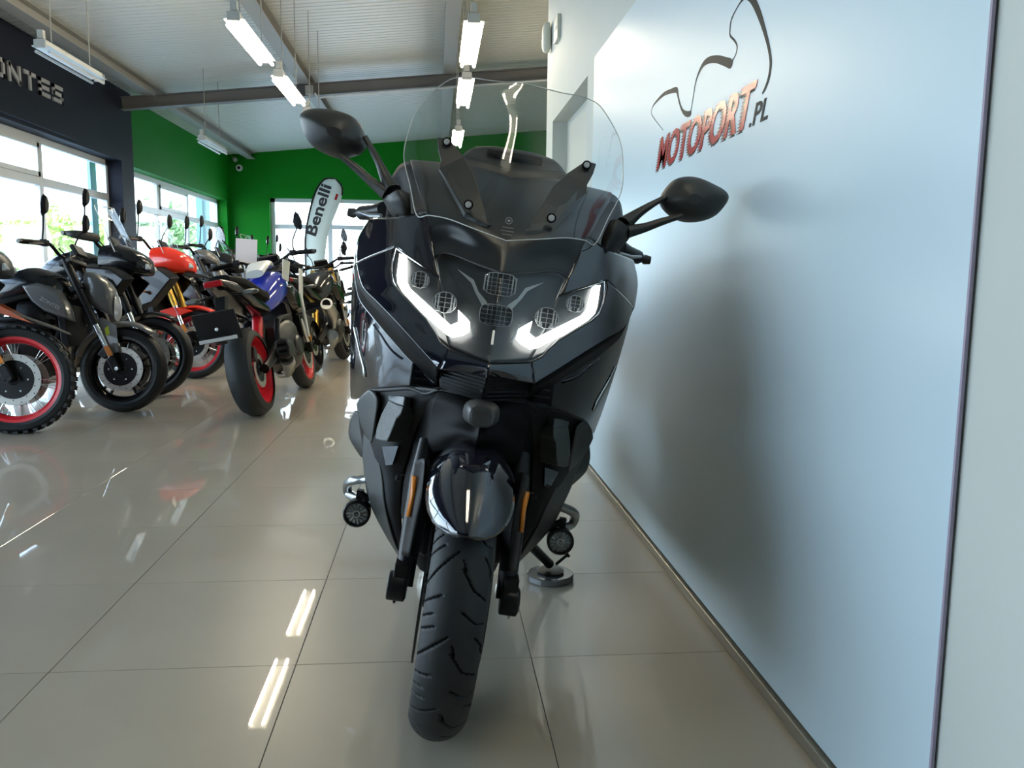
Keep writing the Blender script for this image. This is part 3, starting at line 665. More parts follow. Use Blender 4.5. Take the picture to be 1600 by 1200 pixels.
# --- cylinder covers and crash bars with fog lamps
shell('knee_cover', [[(0.3416,0.62,0.5533),(0.305,0.56,0.5474),(0.2688,0.5,0.5367)],
 [(0.3568,0.66,0.5063),(0.3142,0.58,0.5067),(0.2706,0.5,0.5041)],
 [(0.3506,0.66,0.4624),(0.3112,0.58,0.4684),(0.2596,0.48,0.471)],
 [(0.3082,0.62,0.4234),(0.2786,0.56,0.4272),(0.2427,0.46,0.4321)]], MATTE, sub=5, solid=.01)
for s in (-1, 1):
    a = [Vector(p) for p in [(-0.2107,0.44,0.4093),(-0.2659,0.5,0.3915),(-0.3057,0.52,0.377),(-0.3288,0.58,0.3472),(-0.3242,0.6,0.3161),(-0.289,0.54,0.3225),(-0.2418,0.46,0.3406),(-0.1952,0.4,0.3519)]]
    if s > 0: a = [V3(-p.x, p.y, p.z) for p in a]
    cb = G().tube(a, [.0135]*8, 14, smooth=5).build('crash_bar', SILVER, TB, label='silver tube')
    f0 = Vector((-0.2786,0.44,0.308)); f0 = V3(f0.x if s < 0 else -f0.x, .46, f0.z)
    fl_ = G().lathe([(0, .055), (.022, .052), (.034, .03), (.037, 0), (.037, -.018), (.034, -.022), (.0305, -.022), (.0305, .0), (0, .0)], tuple(f0), 'Y', 32).box(tuple(f0+V3(0, .01, .045)), (.018, .02, .03)).build('fog_lamp', BLACK, TB)
    G().lathe([(.0305, -.013), (.026, -.004), (.020, -.012), (.016, -.004), (.010, -.014), (.005, -.010), (0, -.016)], tuple(f0), 'Y', 14).build('reflector', DISHM, fl_, smooth=False)
    gf = G()
    for k in range(14):
        an = 2*PI*k/14; ca, sa = math.cos(an), math.sin(an); r0, r1 = (.012, .029) if k % 2 else (.017, .027)
        gf.add([(f0.x+r0*ca-.002*sa, f0.y-.019, f0.z+r0*sa+.002*ca), (f0.x+r0*ca+.002*sa, f0.y-.014, f0.z+r0*sa-.002*ca), (f0.x+r1*ca+.0035*sa, f0.y-.012, f0.z+r1*sa-.0035*ca), (f0.x+r1*ca-.0035*sa, f0.y-.018, f0.z+r1*sa+.0035*ca)], [(0, 1, 2, 3)])
    gf.lathe([(.008, -.019), (.010, -.019), (.010, -.016), (.008, -.016), (.008, -.019)], tuple(f0), 'Y', 16, cap=False).build('lens_facet', LENS, fl_, smooth=False, kind='stuff', solid=.0008)
    G().lathe([(.0305, -.016), (.02, -.022), (0, -.024)], tuple(f0), 'Y', 28).build('lens', GLASSY, fl_)
    G().tube([tuple(a[6]), tuple(f0+V3(0, .0, .055))], .009, 10).build('lamp_bracket', BLACK, TB)
# --- fairing
shell('side_fairing', [[(-0.1903,0.2456,1.114),(-0.2155,0.2548,1.1062),(-0.2402,0.2716,1.0989),(-0.2631,0.2952,1.0939),(-0.2899,0.3332,1.0907),(-0.3156,0.38,1.0898),(-0.3463,0.4464,1.0878)],
 [(-0.1733,0.2108,1.0715),(-0.1985,0.2204,1.0666),(-0.2224,0.2316,1.0604),(-0.2511,0.2568,1.0557),(-0.2857,0.302,1.0509),(-0.3249,0.3724,1.0466),(-0.3744,0.49,1.0411)],
 [(-0.1563,0.1704,1.02),(-0.1874,0.1888,1.0244),(-0.2164,0.2088,1.0308),(-0.2468,0.2396,1.0361),(-0.284,0.2856,1.029),(-0.3256,0.3568,1.0189),(-0.3734,0.462,1.0001)],
 [(-0.1354,0.1288,0.9695),(-0.1727,0.158,0.9868),(-0.2112,0.1892,1.0046),(-0.2524,0.238,1.0232),(-0.2842,0.2724,1.0072),(-0.3212,0.3292,0.9888),(-0.3618,0.4112,0.9679)]], PAINT, sub=6)
shell('side_fairing_lower', [[(-0.2524,0.238,1.0232),(-0.276,0.2624,1.0112),(-0.3013,0.2964,0.999),(-0.3309,0.3472,0.9845),(-0.3618,0.4112,0.9679)],
 [(-0.2523,0.2148,0.9854),(-0.2725,0.2348,0.975),(-0.294,0.2624,0.9643),(-0.3168,0.2972,0.9517),(-0.3418,0.3436,0.9384)],
 [(-0.2389,0.1724,0.9402),(-0.2555,0.1864,0.933),(-0.2729,0.2052,0.9256),(-0.2935,0.2336,0.919),(-0.3161,0.2724,0.9134)],
 [(-0.1989,0.1256,0.9125),(-0.2159,0.1324,0.9068),(-0.2334,0.1432,0.9009),(-0.2519,0.1596,0.896),(-0.2717,0.1832,0.8922)],
 [(-0.1476,0.0776,0.8754),(-0.1626,0.082,0.8701),(-0.1776,0.086,0.8647),(-0.1927,0.0904,0.8593),(-0.2082,0.0964,0.8552)],
 [(-0.1177,0.0444,0.8443),(-0.128,0.0464,0.8384),(-0.1383,0.048,0.8326),(-0.1501,0.0508,0.8264),(-0.1607,0.0536,0.8217)],
 [(-0.0901,0.0192,0.8229),(-0.0925,0.0152,0.8119),(-0.0962,0.0128,0.8006),(-0.0986,0.0112,0.7894),(-0.1026,0.0124,0.779)]], PAINT, sub=6)
shell('chin_cowl', [[(0,-0.033,0.8077),(0.0001,-0.0312,0.8116),(-0.0409,-0.0084,0.8166),(-0.0901,0.0192,0.8229)],
 [(0,-0.0365,0.7974),(-0.0021,-0.0344,0.7995),(-0.0454,-0.0124,0.8013),(-0.0964,0.0132,0.8019)],
 [(0,-0.0192,0.7804),(-0.0047,-0.0164,0.7821),(-0.0508,-0.0036,0.7818),(-0.1026,0.0124,0.779)]], PAINT, sub=5, join=True)
# slatted grille under the chin: each slat its own piece
for k in range(7):
    t = k/6; v0 = 592+t*34; rows = None
    a = Vector((-0.0038,0,0.7774)); b = Vector((-0.0983,0.12,0.7747)); c = Vector((0.001,0.02,0.7282)); d = Vector((-0.0941,0.1,0.7311))
    p = a.lerp(c, t); q = b.lerp(d, t); m_ = p.lerp(q, .5)+V3(0, -.012, .002)
    pts = [(q.x, q.y, q.z), (m_.x, m_.y, m_.z), (p.x, p.y, p.z), (-p.x, p.y, p.z), (-m_.x, m_.y, m_.z), (-q.x, q.y, q.z)]
    G().tube(pts, .0042, 6, flat=1.4, smooth=3).build('grille_slat', SATIN, TB)
shell('grille_back', [[(0,0.03,0.7743),(-0.0034,0.03,0.7766),(-0.0508,0.07,0.7731),(-0.1067,0.15,0.7627)],
 [(0,0.06,0.7163),(0.0056,0.06,0.7185),(-0.0463,0.09,0.7207),(-0.0982,0.13,0.7205)]], DEEP, sub=3, join=True)
shell('lower_lip', [[(0,0.035,0.7258),(0.0041,0.04,0.7271),(-0.0471,0.065,0.73),(-0.0969,0.1,0.7307),(-0.1297,0.14,0.7114),(-0.1703,0.19,0.7105),(-0.2268,0.27,0.6881),(-0.2758,0.36,0.6653)],
 [(0,0.028,0.7184),(0.0052,0.033,0.7198),(-0.0459,0.06,0.7223),(-0.0968,0.09,0.7233),(-0.1293,0.13,0.7025),(-0.1682,0.18,0.7015),(-0.2245,0.26,0.6788),(-0.2782,0.35,0.6564)]], SATIN, sub=4, join=True)
# black band below the wing, then the gloss side panel
shell('wing_underside', [[(-0.3612,0.4084,0.9663),(-0.3418,0.3436,0.9384),(-0.3161,0.2724,0.9134),(-0.2713,0.1816,0.8909),(-0.2079,0.0952,0.8539),(-0.1605,0.0532,0.8204),(-0.1024,0.012,0.7777)],
 [(-0.3913,0.5864,0.9585),(-0.3612,0.5308,0.883),(-0.3048,0.4308,0.8408),(-0.242,0.3672,0.7948),(-0.188,0.3324,0.754),(-0.1508,0.3076,0.73),(-0.1111,0.28,0.7073)]], DEEP, sub=5)
shell('side_panel', [[(-0.3913,0.5864,0.9585),(-0.3612,0.5308,0.883),(-0.3048,0.4308,0.8408),(-0.242,0.3672,0.7948),(-0.188,0.3324,0.754),(-0.1111,0.28,0.7073)],
 [(-0.3892,0.6048,0.8804),(-0.3612,0.5524,0.8332),(-0.3142,0.4696,0.7982),(-0.2559,0.4036,0.7598),(-0.2,0.362,0.7293),(-0.1237,0.2996,0.6996)],
 [(-0.3851,0.6488,0.7697),(-0.3599,0.6028,0.7404),(-0.3184,0.5244,0.7234),(-0.2621,0.4456,0.7089),(-0.2045,0.3916,0.6952),(-0.1366,0.3196,0.6917)],
 [(-0.3844,0.736,0.648),(-0.357,0.6724,0.6407),(-0.3202,0.5904,0.6436),(-0.2672,0.496,0.6532),(-0.2098,0.4212,0.6651),(-0.1497,0.3404,0.6836)],
 [(-0.3833,0.8228,0.5534),(-0.3578,0.746,0.5648),(-0.3298,0.6588,0.5898),(-0.2919,0.5548,0.6271),(-0.2509,0.4816,0.6471),(-0.1807,0.3844,0.6712)]], PAINT, sub=6)
shell('badge_strip', [[(0.3512,0.47,0.8039),(0.3561,0.475,0.8006)],
 [(0.3361,0.44,0.772),(0.3415,0.445,0.7705)],
 [(0.3043,0.4,0.7108),(0.3109,0.405,0.7059)],
 [(0.2982,0.39,0.6876),(0.303,0.395,0.684)]], CHROME, solid=.006, lin=True, label='bright metal strip')
# outer edge of the wing where it curls round to the rider
shell('rear_wing', [[(-0.3463,0.4464,1.0878),(-0.3695,0.5744,1.0858),(-0.3935,0.7312,1.0827)],
 [(-0.3744,0.49,1.0411),(-0.3932,0.6128,1.0385),(-0.4106,0.7536,1.0327)],
 [(-0.3734,0.462,1.0001),(-0.3952,0.592,0.9951),(-0.4205,0.798,0.9869)],
 [(-0.3631,0.4124,0.9644),(-0.3841,0.5428,0.9523),(-0.41,0.7548,0.9403)]], PAINT, sub=4)
shell('rear_side_wing', [[(-0.3913,0.5864,0.9585),(-0.4173,0.7452,0.9486),(-0.4269,0.8584,0.938)],
 [(-0.3892,0.6048,0.8804),(-0.4118,0.7572,0.8638),(-0.4178,0.8616,0.8501)],
 [(-0.3851,0.6488,0.7697),(-0.4049,0.8,0.7463),(-0.4112,0.912,0.7268)],
 [(-0.3844,0.736,0.648),(-0.4023,0.888,0.6235),(-0.4055,0.9956,0.6039)],
 [(-0.3833,0.8228,0.5534),(-0.3987,0.9776,0.5237),(-0.3978,1.0704,0.5098)]], PAINT, sub=4)
# nose deck between windscreen and headlight
shell('nose_deck', [[(0,0.0791,0.999),(-0.061,0.1172,1.0109),(-0.1244,0.1572,1.0247),(-0.155,0.1652,1.0128),(-0.1467,0.1376,0.9749)],
 [(0,0.1033,1.0301),(-0.0658,0.1436,1.0421),(-0.1227,0.182,1.0576),(-0.1619,0.1896,1.0416),(-0.1605,0.1788,1.0254)],
 [(0,0.15,1.0784),(-0.0763,0.16,1.0927),(-0.1368,0.19,1.1023),(-0.1744,0.21,1.0904),(-0.1806,0.215,1.0897)],
 [(0,0.23,1.1415),(-0.0936,0.245,1.1546),(-0.1567,0.275,1.1652),(-0.206,0.31,1.1638),(-0.2213,0.33,1.1633)],
 [(0,0.33,1.1954),(-0.1022,0.34,1.2065),(-0.1761,0.37,1.2183),(-0.2343,0.4,1.2205),(-0.2517,0.42,1.2185)],
 [(0,0.45,1.2462),(-0.1064,0.45,1.2617),(-0.1786,0.48,1.2605),(-0.2549,0.5,1.2575),(-0.2717,0.52,1.2575)]], NAVY, sub=5, join=True, solid=.004)
# --- headlamp: dark housing, optics, running-light guides and the clear cover
HL = shell('headlamp_housing', [[(0,0.1074,0.9963),(-0.0608,0.1456,1.0085),(-0.1248,0.1852,1.0209),(-0.1518,0.1924,1.011)],
 [(0,0.0813,0.9458),(-0.0521,0.1108,0.9512),(-0.1064,0.1404,0.9552),(-0.1363,0.1616,0.9649)],
 [(0,0.044,0.8846),(-0.0401,0.068,0.891),(-0.0865,0.0948,0.8966),(-0.1263,0.132,0.9249)],
 [(0,0.0086,0.8321),(-0.0238,0.024,0.8381),(-0.0638,0.048,0.8453),(-0.1024,0.078,0.864)],
 [(0,-0.0117,0.8109),(-0.0001,-0.01,0.8147),(-0.0416,0.0132,0.8198),(-0.0887,0.0404,0.8268)]], mat('lamp_inner_shell', (.05, .056, .06), .3, spec=.6), sub=4, join=True, solid=.004)[0]
shell('headlamp_side_housing', [[(-0.1363,0.1616,0.9649),(-0.1745,0.1924,0.9839),(-0.2129,0.2176,1.0005),(-0.2502,0.2544,1.018)],
 [(-0.1275,0.1368,0.9318),(-0.1669,0.1684,0.9514),(-0.2064,0.1972,0.9657),(-0.2509,0.2336,0.9828)],
 [(-0.1184,0.1108,0.8967),(-0.1568,0.1396,0.9128),(-0.1954,0.1632,0.928),(-0.2384,0.1948,0.9415)],
 [(-0.1049,0.0824,0.8605),(-0.135,0.1056,0.8744),(-0.1647,0.1268,0.8933),(-0.198,0.1476,0.9134)],
 [(-0.0885,0.0444,0.8251),(-0.1045,0.058,0.8355),(-0.1175,0.0668,0.8455),(-0.1462,0.0992,0.8759)]], bpy.data.materials['lamp_inner_shell'], sub=4, solid=.004)
for pts in ([(-0.2387,0.2264,1.0085),(-0.2253,0.2144,1.0059),(-0.2133,0.172,0.9514),(-0.1968,0.1516,0.9338),(-0.1647,0.124,0.9149),(-0.1284,0.0928,0.8931),(-0.0932,0.0624,0.872),(-0.0778,0.0604,0.8814),(-0.0819,0.0776,0.9066),(-0.0581,0.0556,0.8903),(-0.055,0.0424,0.8707),(-0.0687,0.0412,0.8604),(-0.0899,0.0472,0.8525),(-0.1032,0.056,0.8562),(-0.14,0.0868,0.8775),(-0.1763,0.118,0.899),(-0.2147,0.1548,0.9252),(-0.2292,0.176,0.9416),(-0.2344,0.1912,0.9584)],):
    plate('running_light', pts, DRL, TB, thick=.012, label='glowing white light guide')
plate('chrome_accent', [(-0.0983,0.1452,0.994),(-0.0586,0.1144,0.9758),(-0.0451,0.0932,0.9526),(-0.0241,0.0712,0.934),(-0.0227,0.0648,0.9246),(-0.036,0.0744,0.9292),(-0.0518,0.0952,0.9501),(-0.0634,0.1128,0.9694)], BOLT, TB, thick=.004)
plate('chrome_accent', [(-0.0564,0.06,0.8973),(-0.0521,0.0576,0.8967),(-0.0391,0.0276,0.8575),(-0.0429,0.0284,0.8555)], BOLT, TB, thick=.004)
a_ = Vector((-0.0057,0.0196,0.877)); b_ = Vector((-0.0037,0.0016,0.8485)); G().tube([(0.0, a_.y, a_.z), (0.0, b_.y, b_.z)], .0022, 6).build('centre_accent', BOLT, TB)
shell('dash_panel', [[(0,0.5,1.2719),(-0.0636,0.5,1.28),(-0.1385,0.52,1.2906)],
 [(0,0.49,1.2557),(-0.0867,0.49,1.2634),(-0.1625,0.5,1.2723)],
 [(0,0.46,1.2244),(-0.1075,0.47,1.2346),(-0.1823,0.49,1.248)]], MATTE, sub=4, join='smooth', solid=.004)
def reflector(u0, r, name, sx=1.0, both=True, bars=(-.8, -.55, 0, .55, .8), rowsz=(-.4, 0, .4)):
    for s in ((1, -1) if both else (1,)):
        c = V3(u0[0]*s, u0[1]-.006, u0[2])
        g = G().lathe([(r, -.010), (r*.96, -.016), (r*.9, -.012), (r*.8, .0), (r*.5, .012), (0, .016)], (0, 0, 0), 'Y', 32)
        def sq(a, b):
            q = math.hypot(a, b)
            if both or q < 1e-6: return a, b
            e = ((abs(a)/q)**4+(abs(b)/q)**4)**(-.25); return a*e*.9, b*e*.9
        g.v = [(sq(p[0], p[2])[0]*sx+c.x, p[1]+c.y, sq(p[0], p[2])[1]*.88+c.z) for p in g.v]
        o = g.build(name, LENSD, TB)
        b = G().tube([(c.x+sx*sq(r*math.cos(a), 0+r*math.sin(a))[0], c.y-.014, c.z+.88*sq(r*math.cos(a), r*math.sin(a))[1]) for a in [2*PI*k/28 for k in range(28)]], .0009, 5, closed=True)
        for q in bars:
            hh = (math.sqrt(max(0, 1-q*q)) if both else (1-q**4)**.25*.9)*r*.84; b.box((c.x+q*r*sx, c.y-.010, c.z), (.0034 if abs(q) > .5 else .0011, .010, 2*hh))
        for q in rowsz: b.box((c.x, c.y-.010, c.z+q*r), (2*r*sx*(math.sqrt(1-q*q) if both else .92)*.95, .006, .0011))
        b.build('lens_rib', LENS, o, smooth=False, kind='stuff')
        f = G()
        for q in (-.5, .45): f.add([(c.x+(q-.22)*r*sx, c.y-.016, c.z-r*.78), (c.x+(q+.22)*r*sx, c.y-.016, c.z-r*.78), (c.x+(q+.16)*r*sx, c.y-.012, c.z-r*.34), (c.x+(q+.02)*r*sx, c.y-.012, c.z-r*.38)], [(0, 1, 2, 3)])
        if both: f.build('lens_facet', LENS, o, smooth=False, kind='stuff', solid=.001)
reflector((-0.1772,0.1672,0.9571), .021, 'lamp_unit')
reflector((-0.1133,0.1108,0.9175), .026, 'lamp_unit')
cu = Vector((-0.0002,0.0948,0.9751)); reflector((0, cu.y, cu.z), .030, 'centre_lamp', 1.25, False, (-.9, -.72, -.5, -.2, .1, .5, .72, .9), (-.5, -.2, .1, .4))
cu = Vector((0.0005,0.0544,0.9091)); reflector((0, cu.y, cu.z), .028, 'centre_lamp', 1.4, False, (-.5, -.25, 0, .25, .5), (-.65, -.35, 0, .35, .65))
hc = shell('headlamp_cover', [[(0,0.0791,0.999),(-0.061,0.1172,1.0109),(-0.1246,0.1584,1.0261),(-0.1538,0.1656,1.0145)],
 [(0,0.0469,0.9467),(-0.0526,0.0792,0.956),(-0.1063,0.1092,0.9613),(-0.1354,0.1288,0.9695)],
 [(0,0.0103,0.8866),(-0.0403,0.0344,0.8928),(-0.0858,0.0604,0.8984),(-0.1249,0.0968,0.9261)],
 [(0,-0.02,0.8347),(-0.0239,-0.006,0.838),(-0.0632,0.0176,0.845),(-0.1043,0.05,0.8655)],
 [(0,-0.033,0.8077),(0.0001,-0.0312,0.8116),(-0.0409,-0.0084,0.8166),(-0.0887,0.0184,0.8232)]], SMOKE, sub=5, join=True, solid=0)
shell('headlamp_side_cover', [[(-0.1354,0.1288,0.9695),(-0.1727,0.158,0.9868),(-0.2112,0.1892,1.0046),(-0.2524,0.238,1.0232)],
 [(-0.1261,0.1016,0.9329),(-0.1648,0.1328,0.952),(-0.2038,0.162,0.9675),(-0.252,0.2136,0.9839)],
 [(-0.1171,0.076,0.8984),(-0.1548,0.1044,0.9142),(-0.1929,0.132,0.9276),(-0.2389,0.1724,0.9402)],
 [(-0.1039,0.0484,0.8628),(-0.1334,0.0712,0.8765),(-0.1626,0.096,0.8934),(-0.1989,0.1256,0.9125)],
 [(-0.0887,0.0184,0.8232),(-0.1031,0.0312,0.8337),(-0.1177,0.0444,0.8443),(-0.1476,0.0776,0.8754)]], SMOKE, sub=5, solid=0)
# outline seal of the lamp
sl_ = [(-0.155,0.1644,1.0128),(-0.1477,0.1408,0.9805),(-0.1354,0.128,0.9695),(-0.1727,0.1572,0.9868),(-0.2111,0.188,1.0046),(-0.2523,0.2372,1.0232),(-0.2569,0.232,1.0058),(-0.2506,0.2028,0.9707),(-0.2387,0.1712,0.9402),(-0.2195,0.1448,0.9247),(-0.1829,0.1088,0.8998),(-0.1475,0.0764,0.8755),(-0.1213,0.048,0.8491),(-0.1103,0.0344,0.8351),(-0.0887,0.0176,0.8233),(-0.0409,-0.0096,0.8167),(0.0001,-0.032,0.8117),(0,-0.034,0.8078)]
for s in (1, -1): G().tube([(p[0]*s, p[1]-.001, p[2]) for p in sl_], .0016, 6).build('lamp_seal', SATIN, TB)
# --- turn indicators
for pts in ([(-0.2158,0.205,0.6663),(-0.1963,0.185,0.6631),(-0.1765,0.165,0.6631),(-0.1799,0.168,0.6424),(-0.1892,0.175,0.6292),(-0.1988,0.19,0.5897),(-0.206,0.2,0.568),(-0.2233,0.225,0.5619),(-0.2379,0.245,0.5605),(-0.2386,0.245,0.589),(-0.2308,0.23,0.6243)],):
    plate('indicator', pts, INDL, TB, thick=.05, bevel=.003, label='smoked grey lens with fine ribs')
plate('indicator_cap', [(-0.2176,0.212,0.6773),(-0.1966,0.19,0.6837),(-0.1754,0.165,0.6875),(-0.1756,0.162,0.6638),(-0.1961,0.182,0.6636),(-0.2169,0.205,0.6662)], bpy.data.materials['lamp_inner_shell'], TB, thick=.02, bevel=.003)
for pts in ([(-0.2581,0,0.6843),(-0.2566,0,0.6831)],): pass
# --- windscreen
ws = shell('windscreen', [[(0,0.12,1.0715),(-0.0754,0.14,1.0875),(-0.1359,0.17,1.1012),(-0.1817,0.2,1.1039),(-0.2124,0.24,1.1026)],
 [(0,0.18,1.1291),(-0.0913,0.2,1.1423),(-0.1542,0.235,1.1588),(-0.207,0.275,1.1647),(-0.2435,0.32,1.171)],
 [(0,0.25,1.2026),(-0.1126,0.27,1.2092),(-0.1748,0.305,1.229),(-0.2336,0.35,1.2407),(-0.277,0.4,1.2499)],
 [(0,0.32,1.2865),(-0.1211,0.34,1.2913),(-0.1841,0.375,1.305),(-0.2369,0.41,1.3146),(-0.2794,0.46,1.3241)],
 [(0,0.38,1.373),(-0.1167,0.4,1.3763),(-0.1772,0.43,1.3879),(-0.227,0.455,1.3861),(-0.2684,0.49,1.3829)],
 [(0,0.43,1.4421),(-0.1012,0.44,1.4466),(-0.1546,0.465,1.4511),(-0.2033,0.485,1.441),(-0.2414,0.51,1.4304)],
 [(0,0.455,1.4839),(-0.0894,0.463,1.4789),(-0.1277,0.475,1.4809),(-0.166,0.49,1.4805),(-0.2012,0.5,1.4689)]], GLASSY, sub=6, join='smooth', solid=0)[0]
eg = [(0,0.12,1.0715),(-0.0754,0.14,1.0875),(-0.1359,0.17,1.1012),(-0.1817,0.2,1.1039),(-0.2124,0.24,1.1026),(-0.2435,0.32,1.171),(-0.277,0.4,1.2499),(-0.2794,0.46,1.3241),(-0.2684,0.49,1.3829),(-0.2414,0.51,1.4304),(-0.2012,0.5,1.4689),(-0.166,0.49,1.4805),(-0.1277,0.475,1.4809),(-0.0894,0.463,1.4789),(0,0.455,1.4839)]
EDGE = mat('polished_screen_edge', (.55, .56, .55), .15, spec=.8)
for s in (1, -1): G().tube([(p[0]*s, p[1], p[2]) for p in eg], .0013, 6, smooth=6).build('screen_edge', EDGE, ws)
mk = Vector((0.0001,0.165,1.118)); g = G().tube([(mk.x+.0075*math.cos(a), mk.y-.006, mk.z+.0075*math.sin(a)) for a in [2*PI*k/20 for k in range(20)]], .0006, 5, closed=True)
g.box((mk.x, mk.y-.006, mk.z), (.006, .0008, .004))
for k, (wd_, n_) in enumerate(((.026, 9), (.03, 11), (.022, 7))):
    for q in range(n_): g.box((mk.x-wd_/2+wd_*(q+.5)/n_, mk.y-.012-k*.004, mk.z-.016-k*.008), (wd_/n_*.6, .0008, .0022))
g.build('approval_mark', mat('grey_print', (.4, .4, .4), .5), ws, smooth=False)
# arms that hold the screen
arm = [(-0.199,0.36,1.3033),(-0.1767,0.352,1.3041),(-0.1612,0.345,1.2963),(-0.1258,0.315,1.2625),(-0.0966,0.275,1.2243),(-0.0738,0.225,1.1736),(-0.0561,0.185,1.1336),(-0.0457,0.155,1.1016),(-0.0728,0.165,1.1079),(-0.0996,0.18,1.1206),(-0.1404,0.245,1.1753),(-0.1799,0.3,1.223),(-0.1788,0.31,1.2442),(-0.1923,0.335,1.2759)]
plate('screen_arm', arm, MATTE, TB, thick=.014, bevel=.003)
plate('screen_arm_edge', [(-0.18,0.301,1.2231),(-0.1404,0.246,1.1754),(-0.0997,0.181,1.1206),(-0.0728,0.166,1.108),(-0.0457,0.156,1.1016),(-0.0448,0.156,1.096),(-0.0744,0.17,1.0994),(-0.103,0.185,1.1132),(-0.1442,0.25,1.1692),(-0.1794,0.305,1.2177)], NAVY, TB, thick=.022)
for pt in [(-0.172,0.335,1.2914),(-0.0951,0.175,1.1396)]:
    for s in (1, -1):
        o = G().lathe([(0, -.006), (.006, -.006), (.0075, -.002), (.0075, .01), (0, .01)], (pt[0]*s, pt[1]-.004, pt[2]), 'Y', 16).build('screw', BOLT, TB)
        G().lathe([(.0076, -.003), (.011, -.003), (.011, .006), (.0076, .006), (.0076, -.003)], (pt[0]*s, pt[1]-.002, pt[2]), 'Y', 16, cap=False).build('washer', DEEP, o)
# instrument hood and dark inner cowl
shell('instrument_hood', [[(0,0.5,1.2719),(-0.0636,0.5,1.28),(-0.1385,0.52,1.2906)],
 [(0,0.54,1.3039),(-0.0618,0.54,1.3057),(-0.1268,0.56,1.3116)],
 [(0,0.58,1.3367),(-0.0587,0.58,1.3358),(-0.1054,0.6,1.3313)],
 [(0,0.7,1.3471),(-0.0581,0.72,1.3496),(-0.1129,0.74,1.3419)]], MATTE, sub=5, join='smooth', solid=.006)
g = Vector((-0.0071,0.535,1.3088)); G().box((0, .535, g.z), (.15, .02, .022), (-.5, 0, 0)).build('hood_slot', DEEP, TB, smooth=False, bevel=.006)
shell('inner_cowl', [[(-0.2545,0.5,1.2542),(-0.2806,0.53,1.254),(-0.3076,0.58,1.2426),(-0.3282,0.62,1.2095)],
 [(-0.2075,0.33,1.1655),(-0.2447,0.42,1.1683),(-0.2788,0.5,1.1623),(-0.3199,0.55,1.1519)],
 [(-0.1872,0.225,1.1114),(-0.219,0.3,1.1073),(-0.2579,0.4,1.1003),(-0.3082,0.45,1.0957)]], SATIN, sub=4, solid=.006)
G().loft([(0, .50, 1.0, .20, .10), (0, .7, 1.02, .22, .13), (0, .9, .98, .19, .16), (0, 1.2, .93, .17, .15), (0, 1.35, .85, .14, .10)], 24, axis='Y', pw=2.6, sub=4).build('fuel_tank', PAINT, TB)
G().loft([(0, 1.2, .84, .13, .06), (0, 1.4, .82, .17, .06), (0, 1.7, .86, .17, .06), (0, 1.95, .93, .15, .06), (0, 2.1, .94, .10, .04)], 20, axis='Y', pw=3, sub=3).build('seat', SATIN, TB)
G().loft([(0, 1.3, .66, .16, .10), (0, 1.7, .72, .19, .12), (0, 2.1, .80, .14, .09), (0, 2.25, .86, .06, .04)], 20, axis='Y', pw=3, sub=3).build('tail_fairing', PAINT, TB)
r_ = tyre_at(1.66, TB, 'rear_tyre')
G().lathe([(.236, -.06), (.20, -.03), (.05, -.03), (.05, .03), (.20, .03), (.236, .06)], (0, 1.66, .3), 'X', 40).build('rear_rim', BLACKP, TB)
G().tube([(-.1, 1.0, .34), (-.1, 1.66, .3)], [.05, .035], 10, flat=.6).build('swing_arm', BLACK, TB)
for s in (-1, 1): G().tube([(s*.12, .8, .2), (s*.14, 1.2, .22), (s*.18, 1.55, .32), (s*.2, 1.95, .4)], [.03, .035, .055, .06], 16, smooth=4).build('silencer', CHROME, TB)
# --- handlebar ends, levers
for s in (-1, 1):
    a = [V3(*p) for p in [(-0.344,0.7,1.1289),(-0.3808,0.74,1.1187),(-0.4175,0.78,1.1139),(-0.4428,0.8,1.1114)]]
    a = [V3(p.x*(-s), p.y, p.z) for p in a]
    gr = G().tube([a[0], a[1], a[2]], [.024, .022, .021], 14).build('hand_grip', BLACK, TB)
    G().tube([a[2], a[2].lerp(a[3], .6), a[3], a[3]+V3((-1 if a[3].x < 0 else 1)*.018, 0, 0)], [.010, .010, .015, .012], 12).build('bar_end', DARKMET, gr)
    G().tube([a[0]+V3(0, -.05, -.02), a[1]+V3(0, -.055, -.012), a[2]+V3(0, -.05, 0)], [.006, .006, .004], 8).build('brake_lever', SILVER, TB)
